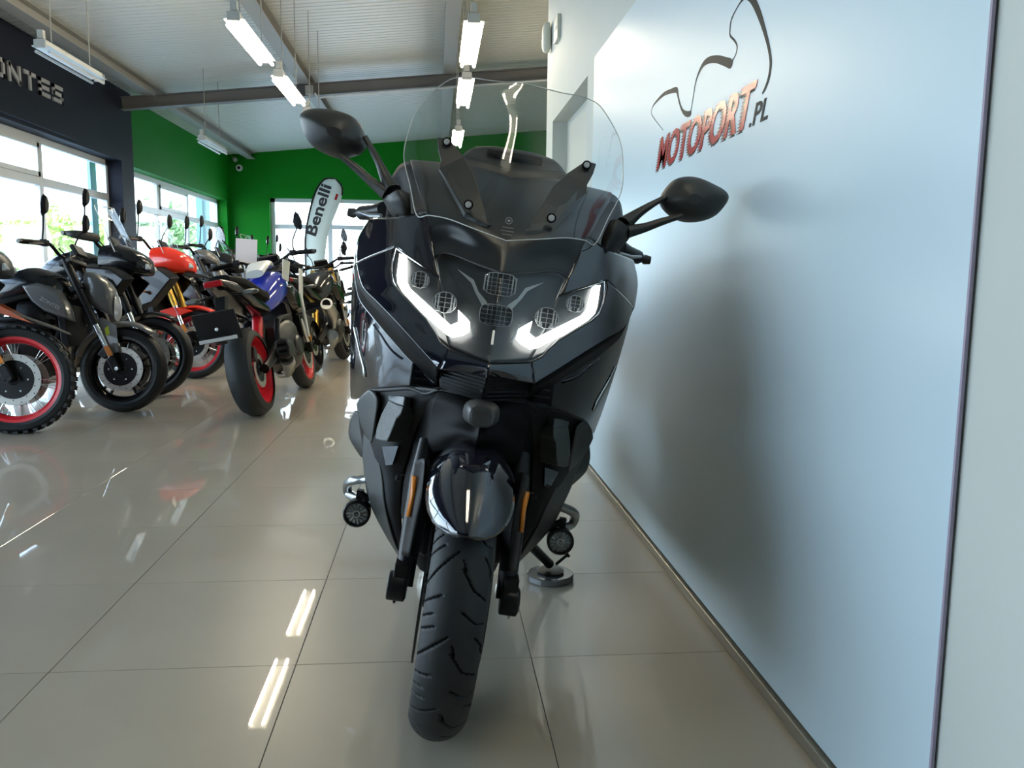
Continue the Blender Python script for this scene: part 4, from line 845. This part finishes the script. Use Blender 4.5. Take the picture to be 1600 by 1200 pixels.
# --- mirrors
def mirror(side, outline, c_front, base, arms, lbl=None):
    ol = catmull([tuple(p) for p in outline], 4, True); n = len(ol); cx = sum(p[0] for p in ol)/n; cz = sum(p[2] for p in ol)/n
    vs = []; K = 7; y0 = ol[0][1]
    for k in range(K):
        t = k/K*PI/2; f = math.cos(t); d = math.sin(t)*.085
        for p in ol: vs.append((c_front[0]+(p[0]-c_front[0])*f if k else p[0], p[1]-d, c_front[2]+(p[2]-c_front[2])*f if k else p[2]))
    fs = [(k*n+i, k*n+(i+1) % n, (k+1)*n+(i+1) % n, (k+1)*n+i) for k in range(K-1) for i in range(n)]
    g = G().add(vs, fs); g.add([(c_front[0], y0-.085, c_front[2])]+[vs[(K-1)*n+i] for i in range(n)], [(0, i+1, (i+1) % n+1) for i in range(n)])
    g.add([(p[0]*1, p[1]+.006, p[2]) for p in ol]+[tuple(p[:3]) for p in ol], [tuple(range(n))]+[(i, (i+1) % n, (i+1) % n+n, i+n) for i in range(n)])
    m = g.build('mirror', MATTE, TB, auto=60)
    G().add([(cx+(p[0]-cx)*.9, p[1]+.008, cz+(p[2]-cz)*.9) for p in ol]+[(cx+(p[0]-cx)*.9, p[1]+.0065, cz+(p[2]-cz)*.9) for p in ol],
            [tuple(range(n)), tuple(range(2*n-1, n-1, -1))]).build('mirror_glass', CHROME, m, smooth=False)
    for pts, rr in arms: G().tube([tuple(p) for p in pts], rr, 12, flat=.8, smooth=4).build('mirror_arm', MATTE, m)
    return m
mirror(-1, [(-0.5462,0.42,1.3053),(-0.5309,0.42,1.3235),(-0.4971,0.42,1.3329),(-0.4573,0.42,1.3339),(-0.4197,0.42,1.3275),(-0.3969,0.42,1.3124),(-0.3822,0.42,1.2864),(-0.3756,0.42,1.2606),(-0.3875,0.42,1.2413),(-0.407,0.42,1.2302),(-0.4348,0.42,1.2209),(-0.4709,0.42,1.2262),(-0.508,0.42,1.2408),(-0.5321,0.42,1.2684)], (-0.4385,0.33,1.2687), None,
 [([(-0.3764,0.385,1.2786),(-0.3566,0.38,1.253),(-0.3328,0.375,1.2219),(-0.3095,0.365,1.187),(-0.2866,0.35,1.1579)], [.009, .010, .012, .018, .026]), ([(-0.4284,0.36,1.2231),(-0.3846,0.36,1.1992),(-0.3425,0.355,1.1713),(-0.3012,0.35,1.1494)], [.008, .012, .014, .022])])
mirror(1, [(0.3847,0.42,1.2621),(0.3949,0.42,1.2849),(0.4121,0.42,1.3055),(0.4396,0.42,1.3164),(0.4731,0.42,1.3169),(0.513,0.42,1.307),(0.5401,0.42,1.2975),(0.5546,0.42,1.2835),(0.551,0.42,1.2624),(0.5314,0.42,1.2314),(0.5033,0.42,1.2138),(0.4727,0.42,1.2049),(0.4407,0.42,1.2039),(0.4043,0.42,1.2187),(0.3836,0.42,1.2399)], (0.4489,0.33,1.2513), None,
 [([(0.3884,0.385,1.253),(0.3554,0.38,1.2281),(0.3231,0.375,1.2001),(0.2913,0.36,1.1685)], [.008, .011, .016, .025]), ([(0.4329,0.36,1.2116),(0.3859,0.36,1.1898),(0.3424,0.36,1.167),(0.2977,0.35,1.1499)], [.008, .012, .015, .022])])
for s, rows in ((-1, [[(-0.3136,0.36,1.139),(-0.2913,0.32,1.1465),(-0.2694,0.3,1.1587),(-0.2429,0.32,1.1558)],
 [(-0.3037,0.36,1.1249),(-0.2802,0.31,1.129),(-0.253,0.29,1.1361),(-0.2339,0.31,1.1195)],
 [(-0.2847,0.36,1.1012),(-0.2669,0.32,1.1043),(-0.2467,0.3,1.106),(-0.2353,0.32,1.1015)],
 [(-0.265,0.36,1.0854),(-0.2541,0.33,1.0837),(-0.2446,0.32,1.0784),(-0.2427,0.33,1.0809)]]),
                (1, [[(0.249,0.32,1.1688),(0.2643,0.3,1.1715),(0.2901,0.32,1.1628),(0.3151,0.36,1.1451)],
 [(0.2407,0.32,1.1425),(0.2564,0.29,1.1434),(0.2833,0.31,1.1362),(0.3066,0.36,1.1278)],
 [(0.236,0.32,1.1135),(0.2507,0.3,1.1119),(0.2735,0.32,1.11),(0.291,0.36,1.1044)],
 [(0.2447,0.33,1.0805),(0.2514,0.32,1.0797),(0.2636,0.33,1.0834),(0.2772,0.36,1.0894)]])):
    mb_ = patch('mirror_mount', rows, MATTE, TB, sub=5, both=False, solid=.03)[0]
    mb_['label'] = 'matte black mount'
# side stand and the clear puck under it
st = Vector((.34, .84, .018)); Mi = TB.matrix_basis.copy()
Mw = Matrix.Translation(TB.location) @ TB.rotation_euler.to_matrix().to_4x4(); Mi = Mw.inverted()
ft_ = Mi @ Vector((.368, 2.60, .052)); tp = Vector((.17, .66, .26))
sd = G().tube([tuple(tp), tuple(tp.lerp(ft_, .93)), tuple(ft_)], [.016, .015, .016], 12).build('side_stand', BLACK, TB)
e0 = Mi @ Vector((.39, 2.6, .05)); e1 = Mi @ Vector((.425, 2.59, .085))
G().tube([tuple(e0), tuple(e1)], .005, 8).tube([tuple(e1-V3(.002, 0, .002)), tuple(e1+V3(.004, 0, .004))], .010, 10).build('stand_tang', BLACK, sd)
PUCK = glassmat('clear_acrylic', (.55, .56, .54), 1, 1.5, .05)
pk = empty('stand_puck', (.372, 2.6, 0), label='thick clear round puck under the foot of the side stand', cat='puck')
G().lathe([(0, .0005), (.073, .0005), (.076, .004), (.076, .020), (.073, .023), (0, .023)], axis='Z', n=40).build('disc', mat('grey_acrylic', (.10, .10, .095), .12, spec=.8, coat=.5), pk)
G().lathe([(0, .0235), (.043, .0235), (.044, .030), (.03, .034), (0, .034)], axis='Z', n=28).build('foot_pad', BLACK, pk)

# ================================================================ THE OTHER MOTORCYCLES
# own frame: x forwards with the front axle above the origin, y to its left, z up
def wheel(parent, x, R, rr, wd, style, rimm, rear=False, knob=0, dsc=True):
    z = R; nm = 'rear' if rear else 'front'
    pr = [(rr, -wd*.40), (rr+.02, -wd*.47), (R-wd*.42, -wd*.5), (R-wd*.18, -wd*.42), (R-wd*.04, -wd*.22), (R, 0), (R-wd*.04, wd*.22), (R-wd*.18, wd*.42), (R-wd*.42, wd*.5), (rr+.02, wd*.47), (rr, wd*.40)]
    ty = G().lathe(pr, (x, 0, z), 'Y', 56, cap=False)
    if knob:
        for k in range(36):
            a = 2*PI*k/36
            for s in (-.26, 0, .26):
                a2 = a+(.08 if s == 0 else 0); M = Matrix.Rotation(-a2, 3, 'Y')
                ty.box(Vector((x, 0, z))+M @ V3(R-.001-abs(s)*wd*.12, s*wd*1.25, 0), (.014, wd*.2, R*.085), M)
    ty.build(nm+'_tyre', RUBBER, parent)
    rm = G().lathe([(rr+.006, -wd*.42), (rr-.012, -wd*.40), (rr-.03, -wd*.2), (rr-.034, 0), (rr-.03, wd*.2), (rr-.012, wd*.40), (rr+.006, wd*.42)], (x, 0, z), 'Y', 48, cap=False).build(nm+'_rim', rimm, parent)
    hub = G().lathe([(0, -.07), (.03, -.07), (.045, -.05), (.035, 0), (.045, .05), (.03, .07), (0, .07)], (x, 0, z), 'Y', 20)
    if style == 'cast':
        g = G()
        for k in range(5):
            a = 2*PI*k/5+.3
            for da in (-.16, .16):
                g.tube([(x+.035*math.cos(a), 0, z+.035*math.sin(a)), (x+(rr-.025)*math.cos(a+da), 0, z+(rr-.025)*math.sin(a+da))], [.014, .010], 8)
        g.build('spokes', rimm if rimm is REDRIM else BLACKP, rm); hub.build('hub', BLACKP, rm)
    else:
        g = G()
        for k in range(28):
            a = 2*PI*k/28; s = 1 if k % 2 else -1; da = .28*(1 if (k//2) % 2 else -1)
            g.tube([(x+.04*math.cos(a), s*.04, z+.04*math.sin(a)), (x+(rr-.02)*math.cos(a+da), s*.004, z+(rr-.02)*math.sin(a+da))], .0022, 5)
        g.build('wire_spokes', CHROME, rm, kind='stuff'); hub.build('hub', BLACKP, rm)
    if dsc:
        for s in ((-1, 1) if not rear else (-1,)):
            r1 = .155 if not rear else .12; g = G(); n = 40
            g.lathe([(r1-.038, s*.062), (r1, s*.062), (r1, s*.067), (r1-.038, s*.067), (r1-.038, s*.062)], (x, 0, z), 'Y', n, cap=False)
            d = g.build('brake_disc', DISC, parent)
            h = G()
            for k in range(20):
                a = 2*PI*k/20; h.lathe([(0, s*.0675), (.004, s*.0675)], (x+(r1-.012-.018*(k % 2))*math.cos(a), s*.0008, z+(r1-.012-.018*(k % 2))*math.sin(a)), 'Y', 6, cap=True)
            h.build('vent_hole', DEEP, d, kind='stuff')
            G().lathe([(.02, s*.058), (r1-.032, s*.058), (r1-.032, s*.064), (.02, s*.064), (.02, s*.058)], (x, 0, z), 'Y', 12, cap=False).build('disc_carrier', BLACK, d)
            for k in range(6):
                a = 2*PI*k/6; G().lathe([(0, s*.066), (.006, s*.067), (0, s*.071)], (x+.08*math.cos(a), 0, z+.08*math.sin(a)), 'Y', 8).build('disc_bolt', CHROME, d) if not rear else None
            G().box((x-.10, s*.068, z+.12), (.06, .05, .09), (0, .6, 0)).build('brake_caliper', DARKMET, parent, bevel=.006)
def ring(parent, name, m, R, x, z, wd, a0, a1, t=.004, sweep=0):
    g = G().lathe([(R, -wd), (R+.02, -wd*.7), (R+.028, 0), (R+.02, wd*.7), (R, wd)], (x, 0, z), 'Y', 24, cap=False, a0=a0, a1=a1); return g.build(name, m, parent, solid=t)
def bar_set(root, xb, zb, wid, grip=.12, mirrors=True, mh=.20, guard=False, mm=None, bend=.06):
    ctl = [(xb, -.06, zb-.04), (xb+.0, -.16, zb), (xb-.02, -wid*.55, zb+.02), (xb-.10, -wid, zb-.0)]
    pts = list(reversed(ctl))+[(p[0], -p[1], p[2]) for p in ctl]
    hb = G().tube(pts, .0125, 10, smooth=3).build('handlebar', BLACK, root)
    for s in (-1, 1):
        e = V3(xb-.10, s*wid, zb); i = V3(xb-.02-.03, s*(wid*.55+.04), zb+.015)
        g = G().tube([i, e], .018, 12).build('hand_grip', DEEP, root)
        G().tube([e, e+(e-i).normalized()*.025], .016, 10).build('bar_end', DARKMET, g)
        G().tube([i+V3(.03, -s*.02, -.005), i.lerp(e, .5)+V3(.06, 0, -.01), e+V3(.055, 0, -.015)], [.007, .006, .005], 6).build('lever', DARKMET, root)
        G().box(tuple(i+V3(.02, -s*.03, .005)), (.05, .05, .045)).build('switch_block', BLACK, root, bevel=.008)
        G().tube([(xb+.02, s*.12, zb), (xb+.10, s*.10, zb-.10), (xb+.08, s*.06, zb-.22)], .005, 6, smooth=4).build('brake_hose', DEEP, root)
        if guard:
            G().tube([e+V3(.01, s*.01, 0), e+V3(.09, s*.0, -.01), i+V3(.12, -s*.02, -.02), i+V3(.04, -s*.06, 0)], [.010, .022, .022, .010], 8, flat=1.5, smooth=3).build('hand_guard', MATTE, root)
        if mirrors:
            b = i+V3(.01, -s*.02, .02); top = b+V3(.04, s*.07, mh)
            ms = G().tube([b, b+V3(.01, s*.01, mh*.45), top], .006, 8, smooth=3).build('mirror', BLACK, root)
            hd = [(-.01, -.075), (.025, -.045), (.04, .0), (.022, .055), (0, .085), (-.022, .06), (-.036, .0), (-.03, -.05)]
            g = G().prism([(top.y+a, top.z+.03+c) for a, c in hd], 'YZ', top.x-.004, top.x+.026, .72)
            g.build('mirror_head', mm or BLACK, ms, auto=40, bevel=.004)
            G().prism([(top.y+a*.88, top.z+.03+c*.88) for a, c in hd], 'YZ', top.x-.007, top.x-.0045).build('mirror_glass', CHROME, ms, smooth=False)
def moto(label, pos, head, lean=8, style='naked', rim='cast', rimm=None, R=.31, tank=BLACKP, side=GREYP, fork='black', fender=None, seatz=.82, group=None,
         barz=1.08, barw=.38, screen=False, guard=False, exh=SILVER, rear_hi=False, mirrors=True, head_m=None, beak=None, knob=0, crash=None, shroud_m=None, extra=None, rack=False, hid=False, plate_=True):
    """pos = where the front tyre stands, head = direction it faces (degrees from +x)"""
    h = math.radians(head)
    r = empty('motorcycle', (pos[0], pos[1], 0), label=label, cat='motorcycle', group=group)
    r.rotation_euler = (Matrix.Rotation(h, 3, 'Z') @ Matrix.Rotation(math.radians(-lean), 3, 'X')).to_euler()
    WB = -1.46; rimm = rimm or BLACKP; adv = style == 'adventure'; rr = R-.075 if not adv else R-.07
    wheel(r, 0, R, rr, .12 if not adv else .11, rim, rimm, knob=knob)
    wheel(r, WB, R-.005, R-.08, .18 if not adv else .15, rim, rimm, True, knob=knob)
    T = V3(-.40, 0, barz-.07)
    for s in (-1, 1):
        a = V3(-.01, s*.10, R); b = V3(T.x+.02, s*.10, T.z); m1 = a.lerp(b, .42)
        if fork == 'conv':
            G().tube([a, m1], [.028, .03], 12).build('fork_leg', GOLD if False else BLACK, r); G().tube([m1, b], .021, 12).build('fork_tube', CHROME, r)
        else:
            f = {'black': BLACK, 'gold': GOLD}[fork]
            G().tube([a.lerp(b, .40), a.lerp(b, .44), b], [.024, .029, .028], 12).build('fork_leg', f, r)
            G().tube([a.lerp(b, .10), m1], .021, 12).build('fork_tube', CHROME, r)
        o = G().box(tuple(a.lerp(b, .05)), (.055, .05, .10), (0, -.5, 0)).build('fork_foot', BLACK, r, bevel=.008)
        G().lathe([(0, s*.03), (.013, s*.03), (.013, s*.034), (.007, s*.034)], (0, s*.10, R), 'Y', 12).build('axle_nut', CHROME, o)
        q = a.lerp(b, .16)+V3(.012, s*.028, 0); G().box(tuple(q), (.035, .012, .075), (0, -.5, 0)).build('reflector', ORANGE, r, bevel=.003)
    G().box((T.x+.03, 0, T.z-.02), (.09, .25, .035), (0, -.45, 0)).build('top_yoke', DARKMET, r, bevel=.006)
    G().box((T.x+.11, 0, T.z-.20), (.09, .25, .045), (0, -.45, 0)).build('lower_yoke', BLACK, r, bevel=.006)
    # fender
    if not hid: ring(r, 'front_mudguard', fender or BLACKP, R+.012, 0, R, .075, math.radians(50 if not adv else 60), math.radians(165))
    bar_set(r, T.x-.03, barz, barw, mirrors=mirrors, mh=.22 if adv else .19, guard=guard)
    # headlamp
    if adv:
        G().loft([(-.02, 0, barz-.22, .03, .03), (-.08, 0, barz-.18, .12, .08), (-.25, 0, barz-.14, .15, .12), (-.40, 0, barz-.16, .14, .13)], 18, pw=3.2, sub=3).build('front_fairing', side, r, auto=40)
        for s in (-1, 1): G().box((-.045, s*.05, barz-.20), (.04, .07, .045), (0, -.4, 0)).build('headlamp', LENS, r, bevel=.01)
        if beak: G().loft([(.22, 0, barz-.33, .02, .006), (.08, 0, barz-.29, .06, .012), (-.08, 0, barz-.27, .10, .02)], 14, sub=4).build('beak', beak, r)
    else:
        G().loft([(-.06, 0, barz-.43, .04, .05), (-.09, 0, barz-.35, .08, .10), (-.19, 0, barz-.28, .09, .125), (-.27, 0, barz-.24, .06, .09)], 18, pw=4, sub=3).build('headlamp', side if head_m is None else head_m, r, auto=40)
        G().loft([(-.035, 0, barz-.42, .03, .04), (-.055, 0, barz-.40, .055, .09)], 16, pw=3, sub=0).build('headlamp_lens', LENS, r)
    G().box((-.33, 0, barz-.0), (.03, .15, .09), (0, -.6, 0)).build('instrument_display', BLACK, r, bevel=.006)
    if screen:
        zb = barz-.10; rows = [[(-.16-.0*k, y, zb) for k, y in enumerate((-.17, -.09, 0, .09, .17))]]
        rows = [[(-.20-.06*abs(y)/.1, y*(1-t*.35), zb+t*.38) for y in (-.17, -.09, 0, .09, .17)] for t in (0, .35, .7, 1)]
        rows = [[(p[0]-.20*t+.05, p[1], p[2]) for p in rw] for rw, t in zip(rows, (0, .35, .7, 1))]
        vs, fs = grid(rows, 4); s_ = G().add(vs, fs).build('windscreen', GLASSY, r, auto=0)
        ed = [rows[i][0] for i in range(4)]+rows[3][1:4]+[rows[i][4] for i in (3, 2, 1, 0)]
        G().tube(ed, .003, 6, smooth=3).build('screen_rim', EDGE, s_)
    # tank, shrouds, seat, tail
    tz = .86 if not adv else 1.0; sz = seatz
    G().loft([(-.36, 0, tz-.02, .06, .05), (-.44, 0, tz, .13, .10), (-.60, 0, tz+.02, .165, .13), (-.78, 0, tz-.03, .15, .13), (-.93, 0, tz-.10, .09, .09), (-.98, 0, tz-.13, .06, .06)], 22, pw=2.6, sub=4).build('fuel_tank', tank, r, auto=60)
    poly = [(-.27, .61), (-.31, .74), (-.38, .84), (-.54, .90), (-.66, .88), (-.58, .76), (-.49, .69), (-.36, .64)] if not adv else [(-.10, tz-.08), (-.24, tz+.02), (-.52, tz+.04), (-.70, tz-.10), (-.58, tz-.22), (-.44, tz-.40), (-.32, tz-.36)]
    for s in (-1, 1): G().prism(poly, 'XZ', s*.13, s*.185, .78).build('side_shroud', shroud_m or side, r, auto=30, bevel=.008)
    G().loft([(-.90, 0, sz+.0, .09, .04), (-1.05, 0, sz-.01, .13, .05), (-1.25, 0, sz+.02, .14, .05), (-1.45, 0, sz+.09, .12, .045), (-1.68, 0, sz+.13, .07, .03)], 18, pw=3, sub=4).build('seat', DEEP, r)
    G().loft([(-1.0, 0, sz-.10, .10, .05), (-1.3, 0, sz-.03, .11, .06), (-1.6, 0, sz+.07, .09, .045), (-1.80, 0, sz+.11, .05, .025)], 18, pw=3, sub=3).build('tail_fairing', side if not rear_hi else BLACKP, r, auto=50)
    G().box((-1.815, 0, sz+.105), (.03, .12, .04)).build('tail_lamp', RED_L, r, bevel=.008)
    # frame, engine
    for s in (-1, 1):
        G().tube([(-.42, s*.06, tz-.10), (-.62, s*.13, tz-.22), (-.95, s*.12, .62), (-1.0, s*.10, .42)], .022, 10, smooth=3).build('frame_tube', BLACK, r)
        G().tube([(-.40, s*.05, tz-.22), (-.44, s*.12, .45), (-.60, s*.13, .26), (-.98, s*.10, .32)], .018, 10, smooth=3).build('frame_tube', BLACK, r)
        G().tube([(-.98, s*.10, .44), (-1.2, s*.11, .38), (WB, s*.10, R)], [.04, .035, .03], 10, flat=1.2).build('swing_arm', BLACK, r)
        G().tube([(-.95, s*.12, .36), (-.97, s*.22, .37)], .012, 8).build('foot_peg', DARKMET, r)
        G().tube([(-.10 if False else -.42, s*.14, tz-.22), (-.40, s*.23, tz-.22)], .009, 8).loft([(-.40, s*.26, tz-.22, .045, .018)]*2, 10, sub=0).build('indicator', ORANGE if adv else INDL, r)
        G().tube([(-1.68, s*.06, sz+.03), (-1.70, s*.15, sz+.02)], .008, 8).build('indicator_stalk', BLACK, r)
        G().loft([(-1.66, s*.19, sz+.02, .045, .016), (-1.72, s*.19, sz+.02, .05, .02), (-1.74, s*.19, sz+.02, .03, .01)], 12, sub=0).build('rear_indicator', INDL, r)
    G().box((-.36, 0, .60), (.05, .30, .30), (0, -.15, 0)).build('radiator', BLACK, r, smooth=False, bevel=.004)
    g = G().loft([(-.46, 0, .42, .12, .14), (-.60, 0, .42, .17, .20), (-.80, 0, .44, .17, .20), (-.98, 0, .44, .12, .14)], 16, pw=4, sub=2)
    en = g.build('engine', DARKMET if exh is not BRONZE else BLACK, r, auto=40)
    G().loft([(-.47, 0, .60, .10, .06), (-.55, 0, .66, .14, .11), (-.68, 0, .66, .14, .11)], 14, pw=4, sub=2).build('cylinder_head', BLACK, r, auto=40)
    for s in (-1, 1): G().lathe([(0, s*.20), (.07, s*.20), (.085, s*.185), (.09, s*.15), (0, s*.15)], (-.72, 0, .40), 'Y', 24).build('engine_cover', DARKMET, r)
    for s in (-.05, .05): G().tube([(-.46, s, .60), (-.36, s*1.2, .46), (-.40, s, .28), (-.62, s, .20), (-.85, -.08, .20)], .019, 10, smooth=4).build('exhaust_header', BRONZE, r)
    if rear_hi: G().tube([(-.85, -.08, .20), (-1.0, -.15, .30), (-1.12, -.17, .34)], [.02, .05, .055], 14).build('exhaust_silencer', exh, r)
    else: G().tube([(-.85, -.08, .20), (-1.0, -.14, .32), (-1.15, -.18, .42), (-1.50, -.20, .55)], [.022, .03, .05, .052], 16, smooth=3).build('exhaust_silencer', exh, r)
    G().tube([(-.95, .0, .60), (-1.08, 0, .40)], .035, 12).build('shock_absorber', GOLD if fork == 'gold' else BLACK, r)
    G().tube([(-.80, .14, .26), (-.86, .30, .02 if lean > 0 else .02)], [.012, .010], 8).build('side_stand', BLACK, r)
    ring(r, 'rear_mudguard', BLACK, R+.015, WB, R, .08, math.radians(35), math.radians(110)) if not rear_hi else None
    if plate_:
        G().prism([(-1.66, sz+.02), (-1.74, sz+.02), (-1.93, .56), (-1.89, .54)], 'XZ', -.03, .03).build('plate_bracket', BLACK, r, smooth=False)
        G().box((-1.90, 0, .66), (.012, .20, .16), (0, -.32, 0)).build('plate_holder', BLACK, r, smooth=False, bevel=.003)
    if crash:
        for s in (-1, 1): G().tube([(-.50, s*.16, .34), (-.30, s*.26, .48), (-.24, s*.26, .78), (-.34, s*.22, .92), (-.66, s*.18, .86)], .0125, 10, smooth=3).tube([(-.27, s*.26, .62), (-.60, s*.18, .70)], .011, 8).build('crash_bar', crash, r)
    if rack: G().box((-1.72, 0, sz+.22), (.34, .24, .014), (0, .05, 0)).build('luggage_rack', DARKMET, r, smooth=False, bevel=.004)
    if extra: extra(r)
    return r
# 1: adventure machine cut by the left edge
def ex1(r):
    for s in (-1, 1): G().prism([(-.15, .86), (-.42, .90), (-.95, .78), (-.5, .70)], 'XZ', s*.185, s*.20).build('side_stripe', ORNP, r, smooth=False)
    f = G().loft([(.30, 0, .60, .02, .006), (.20, 0, .645, .05, .010), (.02, 0, .71, .08, .014), (-.14, 0, .77, .09, .02), (-.30, 0, .83, .08, .03)], 14, sub=3).build('high_mudguard', mat('dull_grey_plastic', (.06, .06, .06), .4), r)
    for s in (-1, 1): G().prism([(.12, .66), (.0, .70), (-.30, .81), (-.30, .86), (-.10, .79)], 'XZ', s*.078, s*.094).build('orange_panel', ORNP, f, smooth=False)
moto('black adventure motorcycle with red-rimmed spoked wheel, cut off by the left edge', (-2.53, 5.24), 6, 8, 'adventure', 'spoke', REDRIM, R=.325, tank=BLACKP, side=mat('dull_black_plastic', (.03, .032, .035), .35), fork='black', knob=1, barz=1.2, guard=True, mirrors=False, extra=ex1, hid=True)
# 2: grey naked with lettering
def ex2(r):
    vs, fs = fit_text('ZONTES', 0, .15, 0, .026, 0, .5)
    # right side of the machine faces the viewer
    a = math.radians(-28); t = V3(math.cos(a), 0, math.sin(a)); n = V3(-t.z, 0, t.x)
    G().add([V3(-.50, -.188-(v.z+.5)*.002, .765)+t*v.x+n*v.y for v in vs], fs).build('side_lettering', LET, r, smooth=False)
    g = G().prism([(-.02, .60), (-.12, .66), (-.20, .60), (-.06, .40), (.0, .42)], 'XZ', -.094, -.088).build('mudguard_side', GREYP, r, smooth=False, bevel=.002)
    G().prism([(-.10, .58), (-.075, .60), (-.065, .54), (-.09, .53)], 'XZ', -.0955, -.0945).build('decal', YELP, g, smooth=False)
moto('black and graphite naked motorcycle with side lettering, second from the left edge', (-2.19, 6.02), -3, 9, 'naked', 'cast', BLACKP, R=.30, tank=BLACKP, side=GREYP, fender=GREYP, barz=1.13, barw=.37, extra=ex2, rack=True)
# 3: black adventure tourer with screen
moto('black adventure touring motorcycle with tall clear screen and silver crash bars', (-2.25, 6.82), -6, 9, 'adventure', 'spoke', BLACKP, R=.315, tank=BLACKP, side=BLACKP, fork='black', barz=1.22, guard=True, screen=True, crash=SILVER)
# 4: red adventure
def ex4(r):
    for s in (-1, 1):
        G().prism([(.02, .62), (-.16, .66), (-.30, .62), (-.36, .44), (-.22, .50), (-.14, .56)], 'XZ', s*.09, s*.12, .9).build('fork_shroud', REDP, r, smooth=False, bevel=.004)
moto('red adventure motorcycle with gold fork legs and wire wheels behind the black tourer', (-2.24, 7.95), -8, 9, 'adventure', 'spoke', REDRIM, R=.32, tank=REDP, side=REDP, shroud_m=BLACKP, fork='gold', beak=BLACKP, barz=1.24, screen=True, extra=ex4, fender=REDP)
# more of the same row, further back: only bars, mirrors and screens show
def ex5(r):
    G().loft([(-.20, 0, 1.10, .05, .03), (-.26, 0, 1.14, .11, .06), (-.36, 0, 1.17, .12, .07), (-.46, 0, 1.18, .08, .04)], 16, pw=2.4, sub=3).build('instrument_cowl', GREYP, r)
b5 = moto('grey roadster motorcycle behind the red one, two round-shouldered mirrors against the window', (-2.15, 9.1), -8, 9, 'naked', 'cast', BLACKP, R=.31, tank=BLACKP, side=BLACKP, head_m=GREYP, fork='black', barz=1.2, plate_=False, extra=ex5)
b6_ = moto('dark adventure motorcycle with small dark screen, row by the green wall window', (-2.3, 10.2), -8, 9, 'adventure', 'spoke', BLACKP, R=.315, tank=BLACKP, side=BLACKP, fork='black', barz=1.25, screen=True, plate_=False)
def dup(o, pos, lbl, z=None):
    c = copy_tree(o); c.location.x, c.location.y = pos; c['label'] = lbl; return c
dup(b5, (-2.35, 11.3), 'dark roadster motorcycle mid-row in front of the green wall corner')
dup(b6_, (-2.4, 12.4), 'dark screened motorcycle beyond the white price card')
dup(b5, (-2.2, 13.6), 'dark roadster motorcycle far down the left row')
c = dup(b6_, (-2.3, 14.9), 'last screened motorcycle of the left row, near the banner')
# 6: blue and white naked seen from behind
def ex6(r):
    g = G().prism([(-.36, 1.06), (-.56, 1.08), (-.70, .93), (-.55, .90)], 'XZ', -.168, -.160); g.build('tank_side_stripe', WHITEP, r, smooth=False)
    G().prism([(-.18, .98), (-.26, 1.0), (-.44, .80), (-.46, .45), (-.42, .44), (-.38, .76)], 'XZ', -.215, -.20).build('radiator_side_blade', WHITEP, r, smooth=False, bevel=.003)
    G().loft([(-.50, 0, 1.055, .07, .03), (-.66, 0, 1.06, .09, .03), (-.84, 0, .99, .07, .03)], 14, sub=3).build('tank_top', WHITEP, r)
    h = G()
    for a, b in ((-.045, .70), (.045, .70), (0, .64)): G().lathe([(0, 0), (.011, 0), (.011, -.006), (0, -.008)], (-1.935-(b-.66)*-.33, a, b), 'X', 12).build('plate_bolt', WHITEP, r)
    G().box((-1.955, 0, .575), (.012, .24, .02), (0, -.32, 0)).build('plate_strip', mat('grey_strip', (.45, .45, .45), .5), r, smooth=False)
    G().box((-1.92, 0, .655), (.014, .27, .20), (0, -.32, 0)).build('plate_backing', BLACK, r, smooth=False, bevel=.003)
    for s in (-.0,):
        G().loft([(-1.05, -.19, .40, .045, .06), (-1.15, -.19, .41, .055, .075), (-1.22, -.19, .42, .055, .075), (-1.23, -.19, .42, .045, .06)], 8, pw=3, sub=0).build('silencer_end', DARKMET, r)
        G().box((-1.231, -.19, .445), (.012, .06, .02)).box((-1.231, -.19, .40), (.012, .06, .02)).build('silencer_outlet', DEEP, r, smooth=False)
    G().tube([(-1.02, 0, .66), (-1.13, .0, .52)], .04, 12).build('red_spring', REDRIM, r)
moto('blue and white naked motorcycle with red wheels, seen from behind in the aisle', (-1.11, 7.30), 86, 11, 'naked', 'cast', REDRIM, R=.315, tank=BLUEP, side=BLACKP, rear_hi=True, barz=1.10, barw=.40, mirrors=True, head_m=BLUEP, extra=ex6)
# 7: black naked with silver silencer
def ex7(r):
    G().tube([(-1.0, -.16, .42), (-1.2, -.22, .55), (-1.42, -.24, .66)], [.035, .062, .06], 18).build('raised_silencer', SILVER, r)
    G().lathe([(0, 0), (.04, 0), (.04, -.004), (0, -.004)], (-1.424, -.24, .661), 'X', 18).build('silencer_mouth', DEEP, r)
    vs, fs = fit_text('R', 0, .11, 0, .12, 0, .5)
    G().add([V3(-.42-v.x*-1-.1, -.19-(v.z+.5)*.002, .86+v.y) for v in vs], fs).build('side_letter', LET, r, smooth=False)
moto('black naked motorcycle with raised silver silencer, behind the blue one', (-1.05, 9.75), 84, 9, 'naked', 'cast', BLACKP, R=.30, tank=BLACKP, side=BLACKP, fork='gold', rear_hi=True, barz=1.10, barw=.42, mirrors=True, extra=ex7)
b8 = moto('small dark motorcycle half hidden behind the touring fairing', (-.78, 12.2), 92, 9, 'naked', 'cast', BLACKP, R=.30, tank=BLACKP, side=BLACKP, head_m=CHROME, barz=1.1, barw=.36, exh=CHROME)
dup(b8, (-1.45, 13.3), 'farthest dark motorcycle of the middle row, standing before the glazed front')
# price card on the row
cd = empty('price_card', (-2.159,9.9,1.228), (0, 0, .12), label='white price card standing up among the motorcycle handlebars', cat='card')
G().box((0, 0, 0), (.235, .006, .27), (.1, .06, 0)).build('card', mat('white_card', (.62, .62, .7), .5), cd, smooth=False)
G().tube([(.0, .02, -.10), (.0, .05, -.40), (.0, .05, -cd.location.z)], .008, 8).build('card_clip', BLACK, cd)
